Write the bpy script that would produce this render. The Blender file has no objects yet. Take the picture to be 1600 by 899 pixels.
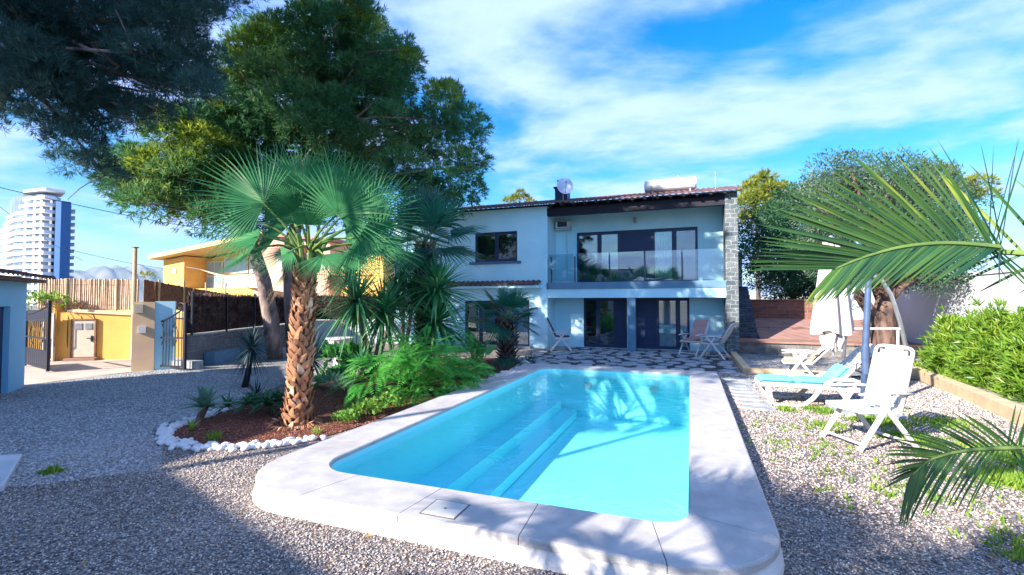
import bpy, math, random
import numpy as np
from mathutils import Vector, Matrix
random.seed(7); rng = np.random.default_rng(11)
SC = bpy.context.scene
COL = SC.collection
R = math.radians
# ---------------------------------------------------------------- camera
H = 2.0; FPX = 740.0; YAW = R(20.66); PITCH = R(1.74)
cd = bpy.data.cameras.new('camera'); cam = bpy.data.objects.new('camera', cd); COL.objects.link(cam)
cam.location = (0, 0, H); cam.rotation_euler = (R(90)+PITCH, 0, YAW)
cd.sensor_width = 36; cd.lens = 36*FPX/1600; cd.clip_start = .05; cd.clip_end = 20000
SC.camera = cam
# ---------------------------------------------------------------- light
SUN_AZ = math.atan2(-.522, -.853); SUN_EL = R(27)
sdir = Vector((math.sin(SUN_AZ)*math.cos(SUN_EL), math.cos(SUN_AZ)*math.cos(SUN_EL), math.sin(SUN_EL)))
sl = bpy.data.lights.new('sun', 'SUN'); sl.energy = 5.0; sl.angle = R(.5); sl.color = (1, .79, .57)
so = bpy.data.objects.new('sun', sl); COL.objects.link(so); so.rotation_euler = sdir.to_track_quat('Z', 'Y').to_euler(); so.location = (0, 0, 40)
world = bpy.data.worlds.new('World'); SC.world = world; world.use_nodes = True
nt = world.node_tree; N = nt.nodes; L = nt.links; N.clear()
out = N.new('ShaderNodeOutputWorld'); bg = N.new('ShaderNodeBackground'); bg.inputs['Strength'].default_value = .10
sky = N.new('ShaderNodeTexSky'); sky.sky_type = 'NISHITA'; sky.sun_disc = False; sky.sun_elevation = SUN_EL; sky.sun_rotation = SUN_AZ
sky.air_density = 1.3; sky.dust_density = .2; sky.ozone_density = 4.0
hs = N.new('ShaderNodeHueSaturation'); hs.inputs['Hue'].default_value = .499; hs.inputs['Saturation'].default_value = 1.4; hs.inputs['Value'].default_value = .74
L.new(sky.outputs[0], hs.inputs['Color'])
tc = N.new('ShaderNodeTexCoord'); sx = N.new('ShaderNodeSeparateXYZ'); L.new(tc.outputs['Generated'], sx.inputs[0])
def wm(op, a, b=None, c=None):
    n = N.new('ShaderNodeMath'); n.operation = op
    for i, v in enumerate((a, b, c)):
        if v is None: continue
        if isinstance(v, (int, float)): n.inputs[i].default_value = v
        else: L.new(v, n.inputs[i])
    return n.outputs[0]
zc = wm('MAXIMUM', wm('ADD', sx.outputs[2], .12), .05)
cu = wm('DIVIDE', sx.outputs[0], zc); cv = wm('DIVIDE', sx.outputs[1], zc)
cx = N.new('ShaderNodeCombineXYZ'); L.new(cu, cx.inputs[0]); L.new(cv, cx.inputs[1])
mp = N.new('ShaderNodeMapping'); mp.inputs['Rotation'].default_value = (0, 0, R(-38)); mp.inputs['Scale'].default_value = (.95, 1.3, 1); mp.inputs['Location'].default_value = (1.7, .35, 0)
L.new(cx.outputs[0], mp.inputs[0])
n1 = N.new('ShaderNodeTexNoise'); n1.inputs['Scale'].default_value = .95; n1.inputs['Detail'].default_value = 7; n1.inputs['Roughness'].default_value = .56; n1.inputs['Distortion'].default_value = .35
L.new(mp.outputs[0], n1.inputs['Vector'])
n2 = N.new('ShaderNodeTexNoise'); n2.inputs['Scale'].default_value = 4.5; n2.inputs['Detail'].default_value = 5; n2.inputs['Roughness'].default_value = .55
L.new(mp.outputs[0], n2.inputs['Vector'])
cl = wm('ADD', n1.outputs[0], wm('MULTIPLY', wm('SUBTRACT', n2.outputs[0], .5), .16))
mr = N.new('ShaderNodeMapRange'); mr.interpolation_type = 'SMOOTHSTEP'; mr.inputs['From Min'].default_value = .37; mr.inputs['From Max'].default_value = .62
L.new(cl, mr.inputs[0])
cc = N.new('ShaderNodeMix'); cc.data_type = 'RGBA'; cc.inputs[6].default_value = (2.3, 2.8, 4.7, 1); cc.inputs[7].default_value = (3.6, 3.9, 5.6, 1)
L.new(n2.outputs[0], cc.inputs[0])
mx = N.new('ShaderNodeMix'); mx.data_type = 'RGBA'; L.new(wm('MULTIPLY', mr.outputs[0], .92), mx.inputs[0]); L.new(hs.outputs[0], mx.inputs[6]); L.new(cc.outputs[2], mx.inputs[7])
L.new(mx.outputs[2], bg.inputs['Color']); L.new(bg.outputs[0], out.inputs[0])
SC.view_settings.view_transform = 'Standard'; SC.view_settings.look = 'None'; SC.view_settings.gamma = 1; SC.view_settings.exposure = 1.62; SC.view_settings.use_white_balance = True; SC.view_settings.white_balance_temperature = 5350
SC.render.engine = 'CYCLES'; SC.cycles.use_denoising = True; SC.cycles.max_bounces = 7; SC.cycles.diffuse_bounces = 3; SC.cycles.glossy_bounces = 3
SC.cycles.transparent_max_bounces = 24; SC.cycles.transmission_bounces = 3; SC.cycles.caustics_reflective = False; SC.cycles.caustics_refractive = False
SC.cycles.sample_clamp_indirect = 4
# ---------------------------------------------------------------- materials
def mat(name, c1, c2=None, rough=.75, ns=6., bump=0., bs=40., spec=.3, metal=0., detail=4, stretch=(1, 1, 1), extra=None):
    m = bpy.data.materials.new(name); m.use_nodes = True; t = m.node_tree; n = t.nodes; l = t.links
    b = n['Principled BSDF']; b.inputs['Roughness'].default_value = rough; b.inputs['Metallic'].default_value = metal
    b.inputs['Specular IOR Level'].default_value = spec
    if c2 is None: c2 = tuple(v*.86 for v in c1)
    co = n.new('ShaderNodeTexCoord'); ma = n.new('ShaderNodeMapping'); ma.inputs['Scale'].default_value = stretch; l.new(co.outputs['Object'], ma.inputs[0])
    nz = n.new('ShaderNodeTexNoise'); nz.inputs['Scale'].default_value = ns; nz.inputs['Detail'].default_value = detail; l.new(ma.outputs[0], nz.inputs['Vector'])
    rp = n.new('ShaderNodeMapRange'); rp.inputs['From Min'].default_value = .35; rp.inputs['From Max'].default_value = .65; l.new(nz.outputs[0], rp.inputs[0])
    x = n.new('ShaderNodeMix'); x.data_type = 'RGBA'; x.inputs[6].default_value = (*c1, 1); x.inputs[7].default_value = (*c2, 1); l.new(rp.outputs[0], x.inputs[0])
    l.new(x.outputs[2], b.inputs['Base Color'])
    if bump:
        nb = n.new('ShaderNodeTexNoise'); nb.inputs['Scale'].default_value = bs; nb.inputs['Detail'].default_value = 3; l.new(ma.outputs[0], nb.inputs['Vector'])
        bp = n.new('ShaderNodeBump'); bp.inputs['Strength'].default_value = bump; bp.inputs['Distance'].default_value = .02; l.new(nb.outputs[0], bp.inputs['Height']); l.new(bp.outputs[0], b.inputs['Normal'])
    if extra: extra(t, n, l, b, x)
    return m
def leafmat(name, c1, c2, c3=None, trans=.35, rough=.5, ns=.8, spec=.35):
    """per-leaf and per-clump colour variation, thin-leaf translucency"""
    m = bpy.data.materials.new(name); m.use_nodes = True; t = m.node_tree; n = t.nodes; l = t.links
    b = n['Principled BSDF']; b.inputs['Roughness'].default_value = rough; b.inputs['Specular IOR Level'].default_value = spec
    g = n.new('ShaderNodeNewGeometry'); co = n.new('ShaderNodeTexCoord')
    nz = n.new('ShaderNodeTexNoise'); nz.inputs['Scale'].default_value = ns; nz.inputs['Detail'].default_value = 2; l.new(co.outputs['Object'], nz.inputs['Vector'])
    rp = n.new('ShaderNodeMapRange'); rp.inputs['From Min'].default_value = .35; rp.inputs['From Max'].default_value = .65; l.new(nz.outputs[0], rp.inputs[0])
    a = n.new('ShaderNodeMath'); a.operation = 'MULTIPLY_ADD'; a.inputs[1].default_value = .6; l.new(g.outputs['Random Per Island'], a.inputs[0])
    h = n.new('ShaderNodeMath'); h.operation = 'MULTIPLY'; h.inputs[1].default_value = .4; l.new(rp.outputs[0], h.inputs[0]); l.new(h.outputs[0], a.inputs[2])
    r = n.new('ShaderNodeValToRGB'); e = r.color_ramp.elements; e[0].color = (*c1, 1); e[1].color = (*c2, 1)
    if c3 is not None:
        e[1].position = .72; q = e.new(.97); q.color = (*c3, 1)
    l.new(a.outputs[0], r.inputs[0]); l.new(r.outputs[0], b.inputs['Base Color'])
    tr = n.new('ShaderNodeBsdfTranslucent'); hs = n.new('ShaderNodeHueSaturation'); hs.inputs['Value'].default_value = 1.5; hs.inputs['Hue'].default_value = .485; l.new(r.outputs[0], hs.inputs['Color']); l.new(hs.outputs[0], tr.inputs[0])
    x = n.new('ShaderNodeMixShader'); x.inputs[0].default_value = trans; l.new(b.outputs[0], x.inputs[1]); l.new(tr.outputs[0], x.inputs[2]); l.new(x.outputs[0], n['Material Output'].inputs[0])
    return m
def glassmat(name, tint, ior=1.5, boost=0., rough=.0, bump=0.):
    m = bpy.data.materials.new(name); m.use_nodes = True; t = m.node_tree; n = t.nodes; l = t.links
    n.remove(n['Principled BSDF'])
    tr = n.new('ShaderNodeBsdfTransparent'); tr.inputs[0].default_value = (*tint, 1)
    gl = n.new('ShaderNodeBsdfGlossy'); gl.inputs['Roughness'].default_value = rough
    # Schlick fresnel, the same from both sides of the sheet
    fr = n.new('ShaderNodeLayerWeight'); fr.inputs[0].default_value = .5; f0 = ((ior-1)/(ior+1))**2+boost
    pw = n.new('ShaderNodeMath'); pw.operation = 'POWER'; pw.inputs[1].default_value = 5; l.new(fr.outputs['Facing'], pw.inputs[0])
    ad = n.new('ShaderNodeMath'); ad.operation = 'MULTIPLY_ADD'; ad.inputs[1].default_value = 1-f0; ad.inputs[2].default_value = f0; ad.use_clamp = True; l.new(pw.outputs[0], ad.inputs[0])
    x = n.new('ShaderNodeMixShader'); l.new(ad.outputs[0], x.inputs[0]); l.new(tr.outputs[0], x.inputs[1]); l.new(gl.outputs[0], x.inputs[2]); l.new(x.outputs[0], n['Material Output'].inputs[0])
    if bump:
        co = n.new('ShaderNodeTexCoord'); nz = n.new('ShaderNodeTexNoise'); nz.inputs['Scale'].default_value = 3.2; nz.inputs['Detail'].default_value = 3; nz.inputs['Distortion'].default_value = .6
        l.new(co.outputs['Object'], nz.inputs['Vector']); bp = n.new('ShaderNodeBump'); bp.inputs['Strength'].default_value = bump; bp.inputs['Distance'].default_value = .05
        l.new(nz.outputs[0], bp.inputs['Height']); l.new(bp.outputs[0], gl.inputs['Normal']); l.new(bp.outputs[0], fr.inputs['Normal'])
    return m
def gravelmat(name, cols, scale, bump=.9, dirt=None):
    m = bpy.data.materials.new(name); m.use_nodes = True; t = m.node_tree; n = t.nodes; l = t.links; b = n['Principled BSDF']; b.inputs['Roughness'].default_value = .85; b.inputs['Specular IOR Level'].default_value = .25
    co = n.new('ShaderNodeTexCoord'); v = n.new('ShaderNodeTexVoronoi'); v.inputs['Scale'].default_value = scale; l.new(co.outputs['Object'], v.inputs['Vector'])
    v2 = n.new('ShaderNodeTexVoronoi'); v2.inputs['Scale'].default_value = scale*2.3; l.new(co.outputs['Object'], v2.inputs['Vector'])
    s = n.new('ShaderNodeSeparateColor'); l.new(v.outputs['Color'], s.inputs[0])
    nz = n.new('ShaderNodeTexNoise'); nz.inputs['Scale'].default_value = 1.1; nz.inputs['Detail'].default_value = 8; nz.inputs['Roughness'].default_value = .65; l.new(co.outputs['Object'], nz.inputs['Vector'])
    a = n.new('ShaderNodeMath'); a.operation = 'MULTIPLY_ADD'; a.inputs[1].default_value = .75; a.inputs[2].default_value = -.12; l.new(s.outputs[0], a.inputs[0])
    a2 = n.new('ShaderNodeMath'); a2.operation = 'MULTIPLY_ADD'; a2.inputs[1].default_value = .5; l.new(nz.outputs[0], a2.inputs[0]); l.new(a.outputs[0], a2.inputs[2])
    r = n.new('ShaderNodeValToRGB'); r.color_ramp.interpolation = 'LINEAR'; e = r.color_ramp.elements; e[0].color = (*cols[0], 1); e[1].color = (*cols[-1], 1)
    for i, c in enumerate(cols[1:-1]): q = e.new((i+1)/(len(cols)-1)); q.color = (*c, 1)
    l.new(a2.outputs[0], r.inputs[0])
    dk = n.new('ShaderNodeMapRange'); dk.inputs['From Min'].default_value = 0; dk.inputs['From Max'].default_value = .55; dk.inputs['To Min'].default_value = 1.1; dk.inputs['To Max'].default_value = .55
    l.new(v.outputs['Distance'], dk.inputs[0])
    hs = n.new('ShaderNodeHueSaturation'); l.new(r.outputs[0], hs.inputs['Color']); lf = n.new('ShaderNodeTexNoise'); lf.inputs['Scale'].default_value = .55; lf.inputs['Detail'].default_value = 7; lf.inputs['Roughness'].default_value = .7; l.new(co.outputs['Object'], lf.inputs['Vector']); lr = n.new('ShaderNodeMapRange'); lr.inputs['From Min'].default_value = .3; lr.inputs['From Max'].default_value = .7; lr.inputs['To Min'].default_value = .68; lr.inputs['To Max'].default_value = 1.25; l.new(lf.outputs[0], lr.inputs[0]); lm = n.new('ShaderNodeMath'); lm.operation = 'MULTIPLY'; l.new(lr.outputs[0], lm.inputs[0]); l.new(dk.outputs[0], lm.inputs[1]); l.new(lm.outputs[0], hs.inputs['Value']); l.new(hs.outputs[0], b.inputs['Base Color'])
    sm = n.new('ShaderNodeMath'); sm.operation = 'MULTIPLY_ADD'; sm.inputs[1].default_value = .4; l.new(v2.outputs['Distance'], sm.inputs[0]); l.new(v.outputs['Distance'], sm.inputs[2])
    bp = n.new('ShaderNodeBump'); bp.invert = True; bp.inputs['Strength'].default_value = bump; bp.inputs['Distance'].default_value = .8/scale; l.new(sm.outputs[0], bp.inputs['Height']); l.new(bp.outputs[0], b.inputs['Normal'])
    return m
def brickx(c1, c2, mortar, scale=1., bw=.5, rh=.25, ms=.02, mapping='xz'):
    def f(t, n, l, b, x):
        co = n.new('ShaderNodeTexCoord'); s = n.new('ShaderNodeSeparateXYZ'); c = n.new('ShaderNodeCombineXYZ'); l.new(co.outputs['Object'], s.inputs[0])
        ad = n.new('ShaderNodeMath'); l.new(s.outputs[0], ad.inputs[0]); l.new(s.outputs[1], ad.inputs[1]); l.new(ad.outputs[0], c.inputs[0]); l.new(s.outputs[2], c.inputs[1])
        k = n.new('ShaderNodeTexBrick'); k.inputs['Scale'].default_value = scale; k.inputs['Brick Width'].default_value = bw; k.inputs['Row Height'].default_value = rh; k.inputs['Mortar Size'].default_value = ms
        k.inputs['Color1'].default_value = (*c1, 1); k.inputs['Color2'].default_value = (*c2, 1); k.inputs['Mortar'].default_value = (*mortar, 1)
        nz = n.new('ShaderNodeTexNoise'); nz.inputs['Scale'].default_value = 3; l.new(co.outputs['Object'], nz.inputs['Vector'])
        vm = n.new('ShaderNodeVectorMath'); vm.operation = 'MULTIPLY_ADD'; vm.inputs[1].default_value = (.22, .22, .22); l.new(nz.outputs['Color'], vm.inputs[0]); l.new(c.outputs[0], vm.inputs[2]); l.new(vm.outputs[0], k.inputs['Vector'])
        m2 = n.new('ShaderNodeMix'); m2.data_type = 'RGBA'; m2.blend_type = 'MULTIPLY'; m2.inputs[0].default_value = 1; l.new(k.outputs['Color'], m2.inputs[6]); l.new(x.outputs[2], m2.inputs[7]); l.new(m2.outputs[2], b.inputs['Base Color'])
        bp = n.new('ShaderNodeBump'); bp.invert = True; bp.inputs['Distance'].default_value = .02; l.new(k.outputs['Fac'], bp.inputs['Height']); l.new(bp.outputs[0], b.inputs['Normal'])
    return f
M = {}
M['plaster'] = mat('plaster', (.60, .88, .97), (.50, .80, .92), .9, .9, .25, 60, detail=9)  # white walls: blue of the sky-lit shade is put into this colour
M['hut_plaster'] = mat('hut_plaster', (.34, .66, .88), (.28, .60, .84), .9, .9, .25, 60, detail=9)  # same plaster with a deeper shade blue put into its colour
M['white_wall'] = mat('white_wall', (.72, .77, .80), (.64, .69, .72), .9, .8, .2, 40)
def grit(t, n, l, b, x):
    co = n.new('ShaderNodeTexCoord'); a = n.new('ShaderNodeTexNoise'); a.inputs['Scale'].default_value = 160; a.inputs['Detail'].default_value = 2; l.new(co.outputs['Object'], a.inputs['Vector'])
    c = n.new('ShaderNodeTexNoise'); c.inputs['Scale'].default_value = 1.3; c.inputs['Detail'].default_value = 9; c.inputs['Roughness'].default_value = .7; l.new(co.outputs['Object'], c.inputs['Vector'])
    m1 = n.new('ShaderNodeMapRange'); m1.inputs['From Min'].default_value = .3; m1.inputs['From Max'].default_value = .7; m1.inputs['To Min'].default_value = .82; m1.inputs['To Max'].default_value = 1.12; l.new(a.outputs[0], m1.inputs[0])
    m2 = n.new('ShaderNodeMapRange'); m2.inputs['From Min'].default_value = .35; m2.inputs['From Max'].default_value = .62; m2.inputs['To Min'].default_value = .80; m2.inputs['To Max'].default_value = 1.06; l.new(c.outputs[0], m2.inputs[0])
    mu = n.new('ShaderNodeMath'); mu.operation = 'MULTIPLY'; l.new(m1.outputs[0], mu.inputs[0]); l.new(m2.outputs[0], mu.inputs[1])
    h = n.new('ShaderNodeHueSaturation'); l.new(mu.outputs[0], h.inputs['Value']); l.new(x.outputs[2], h.inputs['Color']); l.new(h.outputs[0], b.inputs['Base Color'])
M['coping'] = mat('coping', (.53, .515, .49), (.45, .44, .42), .85, 5, .3, 130, detail=8, extra=grit)
M['coping_side'] = mat('coping_side', (.66, .64, .62), (.50, .48, .46), .9, 3, .3, 50)
M['pool_shell'] = mat('pool_shell', (.42, .82, .86), (.39, .79, .84), .4, .7)
M['water'] = glassmat('water', (.74, .98, 1.0), 1.33, .0, .0, .18)
M['joint'] = mat('joint', (.12, .11, .1))
M['tile_roof'] = mat('tile_roof', (.16, .09, .08), (.07, .05, .06), .85, 3, .3, 20)
M['dark_wood'] = mat('dark_wood', (.016, .016, .03), (.01, .01, .02), .6, 3)
M['frame'] = mat('frame', (.035, .05, .11), (.03, .045, .10), .45)
M['sill'] = mat('sill', (.10, .16, .26), (.09, .14, .23), .6)
M['slab'] = mat('slab', (.16, .27, .38), (.12, .22, .33), .7, 2)
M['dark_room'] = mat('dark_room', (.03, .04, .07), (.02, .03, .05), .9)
M['shutter'] = mat('shutter', (.03, .045, .12), (.025, .04, .10), .5)
M['curtain'] = mat('curtain', (.75, .78, .80), None, .9)
M['pane'] = glassmat('pane', (.75, .85, .9), 1.5, .12)
M['rail_glass'] = glassmat('rail_glass', (.90, .96, .97), 1.5, .10)
M['stone'] = mat('stone', (.8, .8, .8), (.5, .52, .55), .9, 4, extra=brickx((.12, .16, .18), (.24, .26, .26), (.40, .44, .44), 1, .34, .17, .016))
M['metal'] = mat('metal', (.55, .58, .62), None, .35, metal=.8)
M['grey_metal'] = mat('grey_metal', (.35, .38, .42), None, .5, metal=.3)
M['white_plastic'] = mat('white_plastic', (.64, .64, .63), (.58, .58, .58), .42, 4, .05, 30, spec=.45)
M['white_paint'] = mat('white_paint', (.68, .68, .66), (.58, .58, .56), .6)
M['turquoise'] = mat('turquoise', (.26, .66, .66), (.22, .60, .62), .85, 9, .3, 200)
M['cream_fabric'] = mat('cream_fabric', (.66, .60, .40), (.58, .52, .34), .9, 9, .3, 150)
M['parasol_cloth'] = mat('parasol_cloth', (.66, .59, .56), (.60, .53, .51), .9, 3, .3, 60)
M['blue_pole'] = mat('blue_pole', (.10, .15, .26), (.08, .12, .22), .4, metal=.2)
M['iron'] = mat('iron', (.015, .018, .035), (.02, .02, .03), .5)
M['terracotta'] = mat('terracotta', (.36, .21, .16), (.28, .17, .13), .8, 3)
M['yellow_wall'] = mat('yellow_wall', (.84, .52, .13), (.76, .45, .11), .9, 1.5, .2, 40)
M['yellow_kerb'] = mat('yellow_kerb', (.64, .50, .30), (.52, .40, .25), .9, 4, .3, 60)
M['peach_wall'] = mat('peach_wall', (.66, .40, .28), (.60, .36, .26), .9, 1)
M['door_cream'] = mat('door_cream', (.62, .55, .44), (.55, .48, .38), .6)
M['block'] = mat('block', (.9, .9, .9), (.6, .6, .62), .95, 5, extra=brickx((.26, .25, .24), (.20, .20, .20), (.36, .35, .33), 1, .42, .2, .012))
M['brick_red'] = mat('brick_red', (.9, .9, .9), (.7, .7, .7), .9, 4, extra=brickx((.30, .13, .09), (.20, .10, .08), (.34, .25, .21), 1, .45, .16, .012))
M['slate'] = mat('slate', (.9, .9, .9), (.5, .5, .5), .9, 3, extra=brickx((.10, .14, .20), (.16, .20, .26), (.05, .06, .08), 1, .5, .09, .01))
M['flag'] = mat('flag', (.44, .46, .46), (.26, .29, .31), .85, 3.5, .3, 30, detail=6)
M['bark'] = mat('bark', (.20, .13, .10), (.06, .04, .035), .95, 7, 1., 22, stretch=(1, 1, .35))
M['pine_bark'] = mat('pine_bark', (.36, .28, .24), (.10, .08, .08), .95, 4, 1., 11, stretch=(1, 1, .5))
M['palm_boot'] = leafmat('palm_boot', (.20, .09, .05), (.52, .28, .14), (.95, .70, .50), .05, .8, 6)
M['palm_core'] = mat('palm_core', (.16, .07, .045), (.09, .04, .03), .95, 20, .8, 40)
M['boot_grey'] = leafmat('boot_grey', (.07, .06, .07), (.20, .15, .12), (.34, .27, .22), .02, .9, 6)
M['petiole'] = mat('petiole', (.17, .25, .06), (.12, .20, .05), .5)
M['fan_green'] = leafmat('fan_green', (.015, .11, .04), (.06, .22, .07), (.28, .44, .20), .14, .6, 1.3, .2)
M['fan_dark'] = leafmat('fan_dark', (.012, .07, .06), (.03, .13, .08), (.05, .18, .09), .2, .45, 1.5, .5)
M['yucca_leaf'] = leafmat('yucca_leaf', (.03, .15, .07), (.10, .29, .10), (.34, .44, .16), .2, .45, 2, .5)
M['yucca_dark'] = leafmat('yucca_dark', (.012, .035, .05), (.025, .06, .07), None, .1, .5, 2, .4)
M['date_leaf'] = leafmat('date_leaf', (.012, .06, .03), (.08, .17, .03), (.38, .42, .05), .12, .45, 2, .35)
M['pine_leaf'] = leafmat('pine_leaf', (.03, .11, .06), (.09, .22, .075), (.30, .38, .06), .38, .6, .35, .2)
M['pine_near'] = leafmat('pine_near', (.03, .07, .075), (.06, .13, .11), (.20, .22, .14), .42, .6, .5, .2)
M['far_pine'] = leafmat('far_pine', (.09, .15, .02), (.24, .28, .03), (.38, .36, .05), .3, .6, .5, .2)
M['olive_leaf'] = leafmat('olive_leaf', (.035, .08, .05), (.09, .15, .08), (.24, .29, .18), .2, .6, .7, .2)
M['shrub_leaf'] = leafmat('shrub_leaf', (.015, .06, .035), (.045, .12, .05), (.14, .21, .09), .2, .6, .9, .15)
M['pine_sunlit'] = leafmat('pine_sunlit', (.05, .14, .03), (.22, .32, .03), (.50, .52, .05), .4, .6, .6, .2)  # yellow of sunlight put into the needle colour, for clumps meant to look lit
M['oleander'] = leafmat('oleander', (.08, .20, .02), (.22, .36, .03), (.42, .50, .06), .3, .4, 1.5, .5)
M['fern'] = leafmat('fern', (.05, .26, .04), (.12, .42, .06), (.26, .56, .10), .4, .55, 1.2, .25)
M['ivy_leaf'] = leafmat('ivy_leaf', (.06, .20, .02), (.20, .36, .05), (.38, .50, .12), .3, .5, 3, .3)
M['broad'] = leafmat('broad', (.03, .16, .04), (.09, .30, .06), (.22, .42, .08), .3, .35, 2, .5)
M['agave_leaf'] = leafmat('agave_leaf', (.10, .20, .15), (.16, .30, .20), (.30, .42, .26), .1, .5, 3, .4)
M['aloe_leaf'] = leafmat('aloe_leaf', (.03, .10, .05), (.07, .18, .07), None, .1, .5, 3, .4)
M['grass'] = leafmat('grass', (.10, .22, .02), (.25, .40, .04), (.45, .52, .08), .35, .5, 3, .3)
M['reed_light'] = mat('reed_light', (.80, .64, .46), (.50, .36, .26), .9, 9, .3, 30, stretch=(6, 6, .6))
M['reed_brown'] = mat('reed_brown', (.36, .19, .10), (.13, .07, .05), .9, 9, .3, 30, stretch=(6, 6, .9))
M['heather'] = leafmat('heather', (.05, .03, .03), (.16, .10, .08), (.34, .24, .20), .1, .8, 3, .2)
M['heather_core'] = mat('heather_core', (.04, .026, .028), (.02, .015, .02), .9, 12)
M['tower_white'] = mat('tower_white', (.88, .86, .84), (.84, .82, .80), .7, .05)
M['tower_blue'] = mat('tower_blue', (.035, .11, .30), (.03, .10, .28), .6, .05)
M['tower_glass'] = mat('tower_glass', (.10, .16, .26), (.25, .28, .34), .25, .25, spec=.6, stretch=(1, 1, .4))
M['mountain'] = mat('mountain', (.12, .15, .12), (.27, .26, .23), .95, .004, detail=9)
M['pebble'] = mat('pebble', (.78, .77, .76), (.60, .60, .62), .7, 8)
M['dead_frond'] = leafmat('dead_frond', (.20, .13, .06), (.42, .30, .12), None, .2, .7, 3, .1)
M['mulch'] = gravelmat('mulch', [(.10, .035, .025), (.22, .08, .05), (.34, .14, .08)], 34, 1.)
M['gravel'] = gravelmat('gravel', [(.09, .09, .10), (.26, .23, .22), (.50, .43, .37), (.82, .75, .66)], 46)
M['drive'] = gravelmat('drive', [(.32, .33, .34), (.48, .49, .49), (.62, .62, .61), (.75, .74, .72)], 26)
M['street'] = mat('street', (.58, .48, .38), (.46, .38, .31), .95, 1.4, .5, 18, detail=8)
M['earth'] = mat('earth', (.24, .22, .17), (.16, .17, .10), .95, .06, detail=9)
# ---------------------------------------------------------------- mesh helpers
def tagp(o, label=None, cat=None, group=None, kind=None):
    if label: o['label'] = label
    if cat: o['category'] = cat
    if group: o['group'] = group
    if kind: o['kind'] = kind
    return o
def thing(name, label, cat, loc=(0, 0, 0), rz=0, group=None):
    o = bpy.data.objects.new(name, None); COL.objects.link(o); o.location = loc; o.rotation_euler = (0, 0, rz); o.empty_display_size = .2
    return tagp(o, label, cat, group)
def rootloc(o):
    v = Vector((0, 0, 0))
    while o is not None: v += Vector(o.location); o = o.parent
    return v
class MB:
    def __init__(s): s.v = []; s.f = []
    def add(s, vs, fs):
        b = len(s.v); s.v += [tuple(p) for p in vs]; s.f += [tuple(i+b for i in f) for f in fs]; return s
    def box(s, x0, x1, y0, y1, z0, z1):
        return s.add([(x0, y0, z0), (x1, y0, z0), (x1, y1, z0), (x0, y1, z0), (x0, y0, z1), (x1, y0, z1), (x1, y1, z1), (x0, y1, z1)],
                     [(0, 3, 2, 1), (4, 5, 6, 7), (0, 1, 5, 4), (1, 2, 6, 5), (2, 3, 7, 6), (3, 0, 4, 7)])
    def beam(s, a, b, w, t, up=(0, 0, 1)):
        """box from a to b, w wide across, t thick along up"""
        a = Vector(a); b = Vector(b); d = (b-a).normalized(); u = Vector(up); sd = d.cross(u)
        if sd.length < 1e-4: sd = d.cross(Vector((1, 0, 0)))
        sd.normalize(); u = sd.cross(d).normalized(); sd *= w/2; u *= t/2
        P = [a-sd-u, a+sd-u, a+sd+u, a-sd+u, b-sd-u, b+sd-u, b+sd+u, b-sd+u]
        return s.add(P, [(0, 1, 2, 3), (4, 7, 6, 5), (0, 4, 5, 1), (1, 5, 6, 2), (2, 6, 7, 3), (3, 7, 4, 0)])
    def tube(s, pts, rad, n=8, caps=True, wob=0.):
        pts = [Vector(p) for p in pts]; rad = rad if isinstance(rad, (list, tuple)) else [rad]*len(pts)
        vs = []; ref = None
        for i, p in enumerate(pts):
            d = (pts[min(i+1, len(pts)-1)]-pts[max(i-1, 0)]).normalized()
            if ref is None: ref = d.orthogonal().normalized()
            u = (ref-d*ref.dot(d)).normalized(); w = d.cross(u); ref = u
            for k in range(n):
                a = 2*math.pi*k/n; rr = rad[i]*(1+wob*random.uniform(-1, 1)); vs.append(p+(u*math.cos(a)+w*math.sin(a))*rr)
        fs = [(i*n+k, i*n+(k+1) % n, (i+1)*n+(k+1) % n, (i+1)*n+k) for i in range(len(pts)-1) for k in range(n)]
        if caps: fs += [tuple(range(n-1, -1, -1)), tuple(range((len(pts)-1)*n, len(pts)*n))]
        return s.add(vs, fs)
    def prism(s, poly, z0, z1):
        n = len(poly); vs = [(x, y, z0) for x, y in poly]+[(x, y, z1) for x, y in poly]
        return s.add(vs, [tuple(range(n-1, -1, -1)), tuple(range(n, 2*n))]+[(i, (i+1) % n, n+(i+1) % n, n+i) for i in range(n)])
    def sheet(s, poly, z): return s.add([(x, y, z) for x, y in poly], [tuple(range(len(poly)))])
    def xf(s, mtx):
        s.v = [tuple(mtx @ Vector(p)) for p in s.v]; return s
    def build(s, name, m, parent=None, smooth=False, local=False, bevel=0.):
        me = bpy.data.meshes.new(name); o0 = Vector((0, 0, 0)) if (local or parent is None) else rootloc(parent)
        me.from_pydata([(p[0]-o0.x, p[1]-o0.y, p[2]-o0.z) for p in s.v], [], s.f); me.update()
        if smooth: me.polygons.foreach_set('use_smooth', [True]*len(me.polygons))
        me.materials.append(m); o = bpy.data.objects.new(name, me); COL.objects.link(o)
        if parent: o.parent = parent
        if bevel:
            bv = o.modifiers.new('bevel', 'BEVEL'); bv.width = bevel; bv.segments = 2; bv.limit_method = 'ANGLE'
        return o
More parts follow.
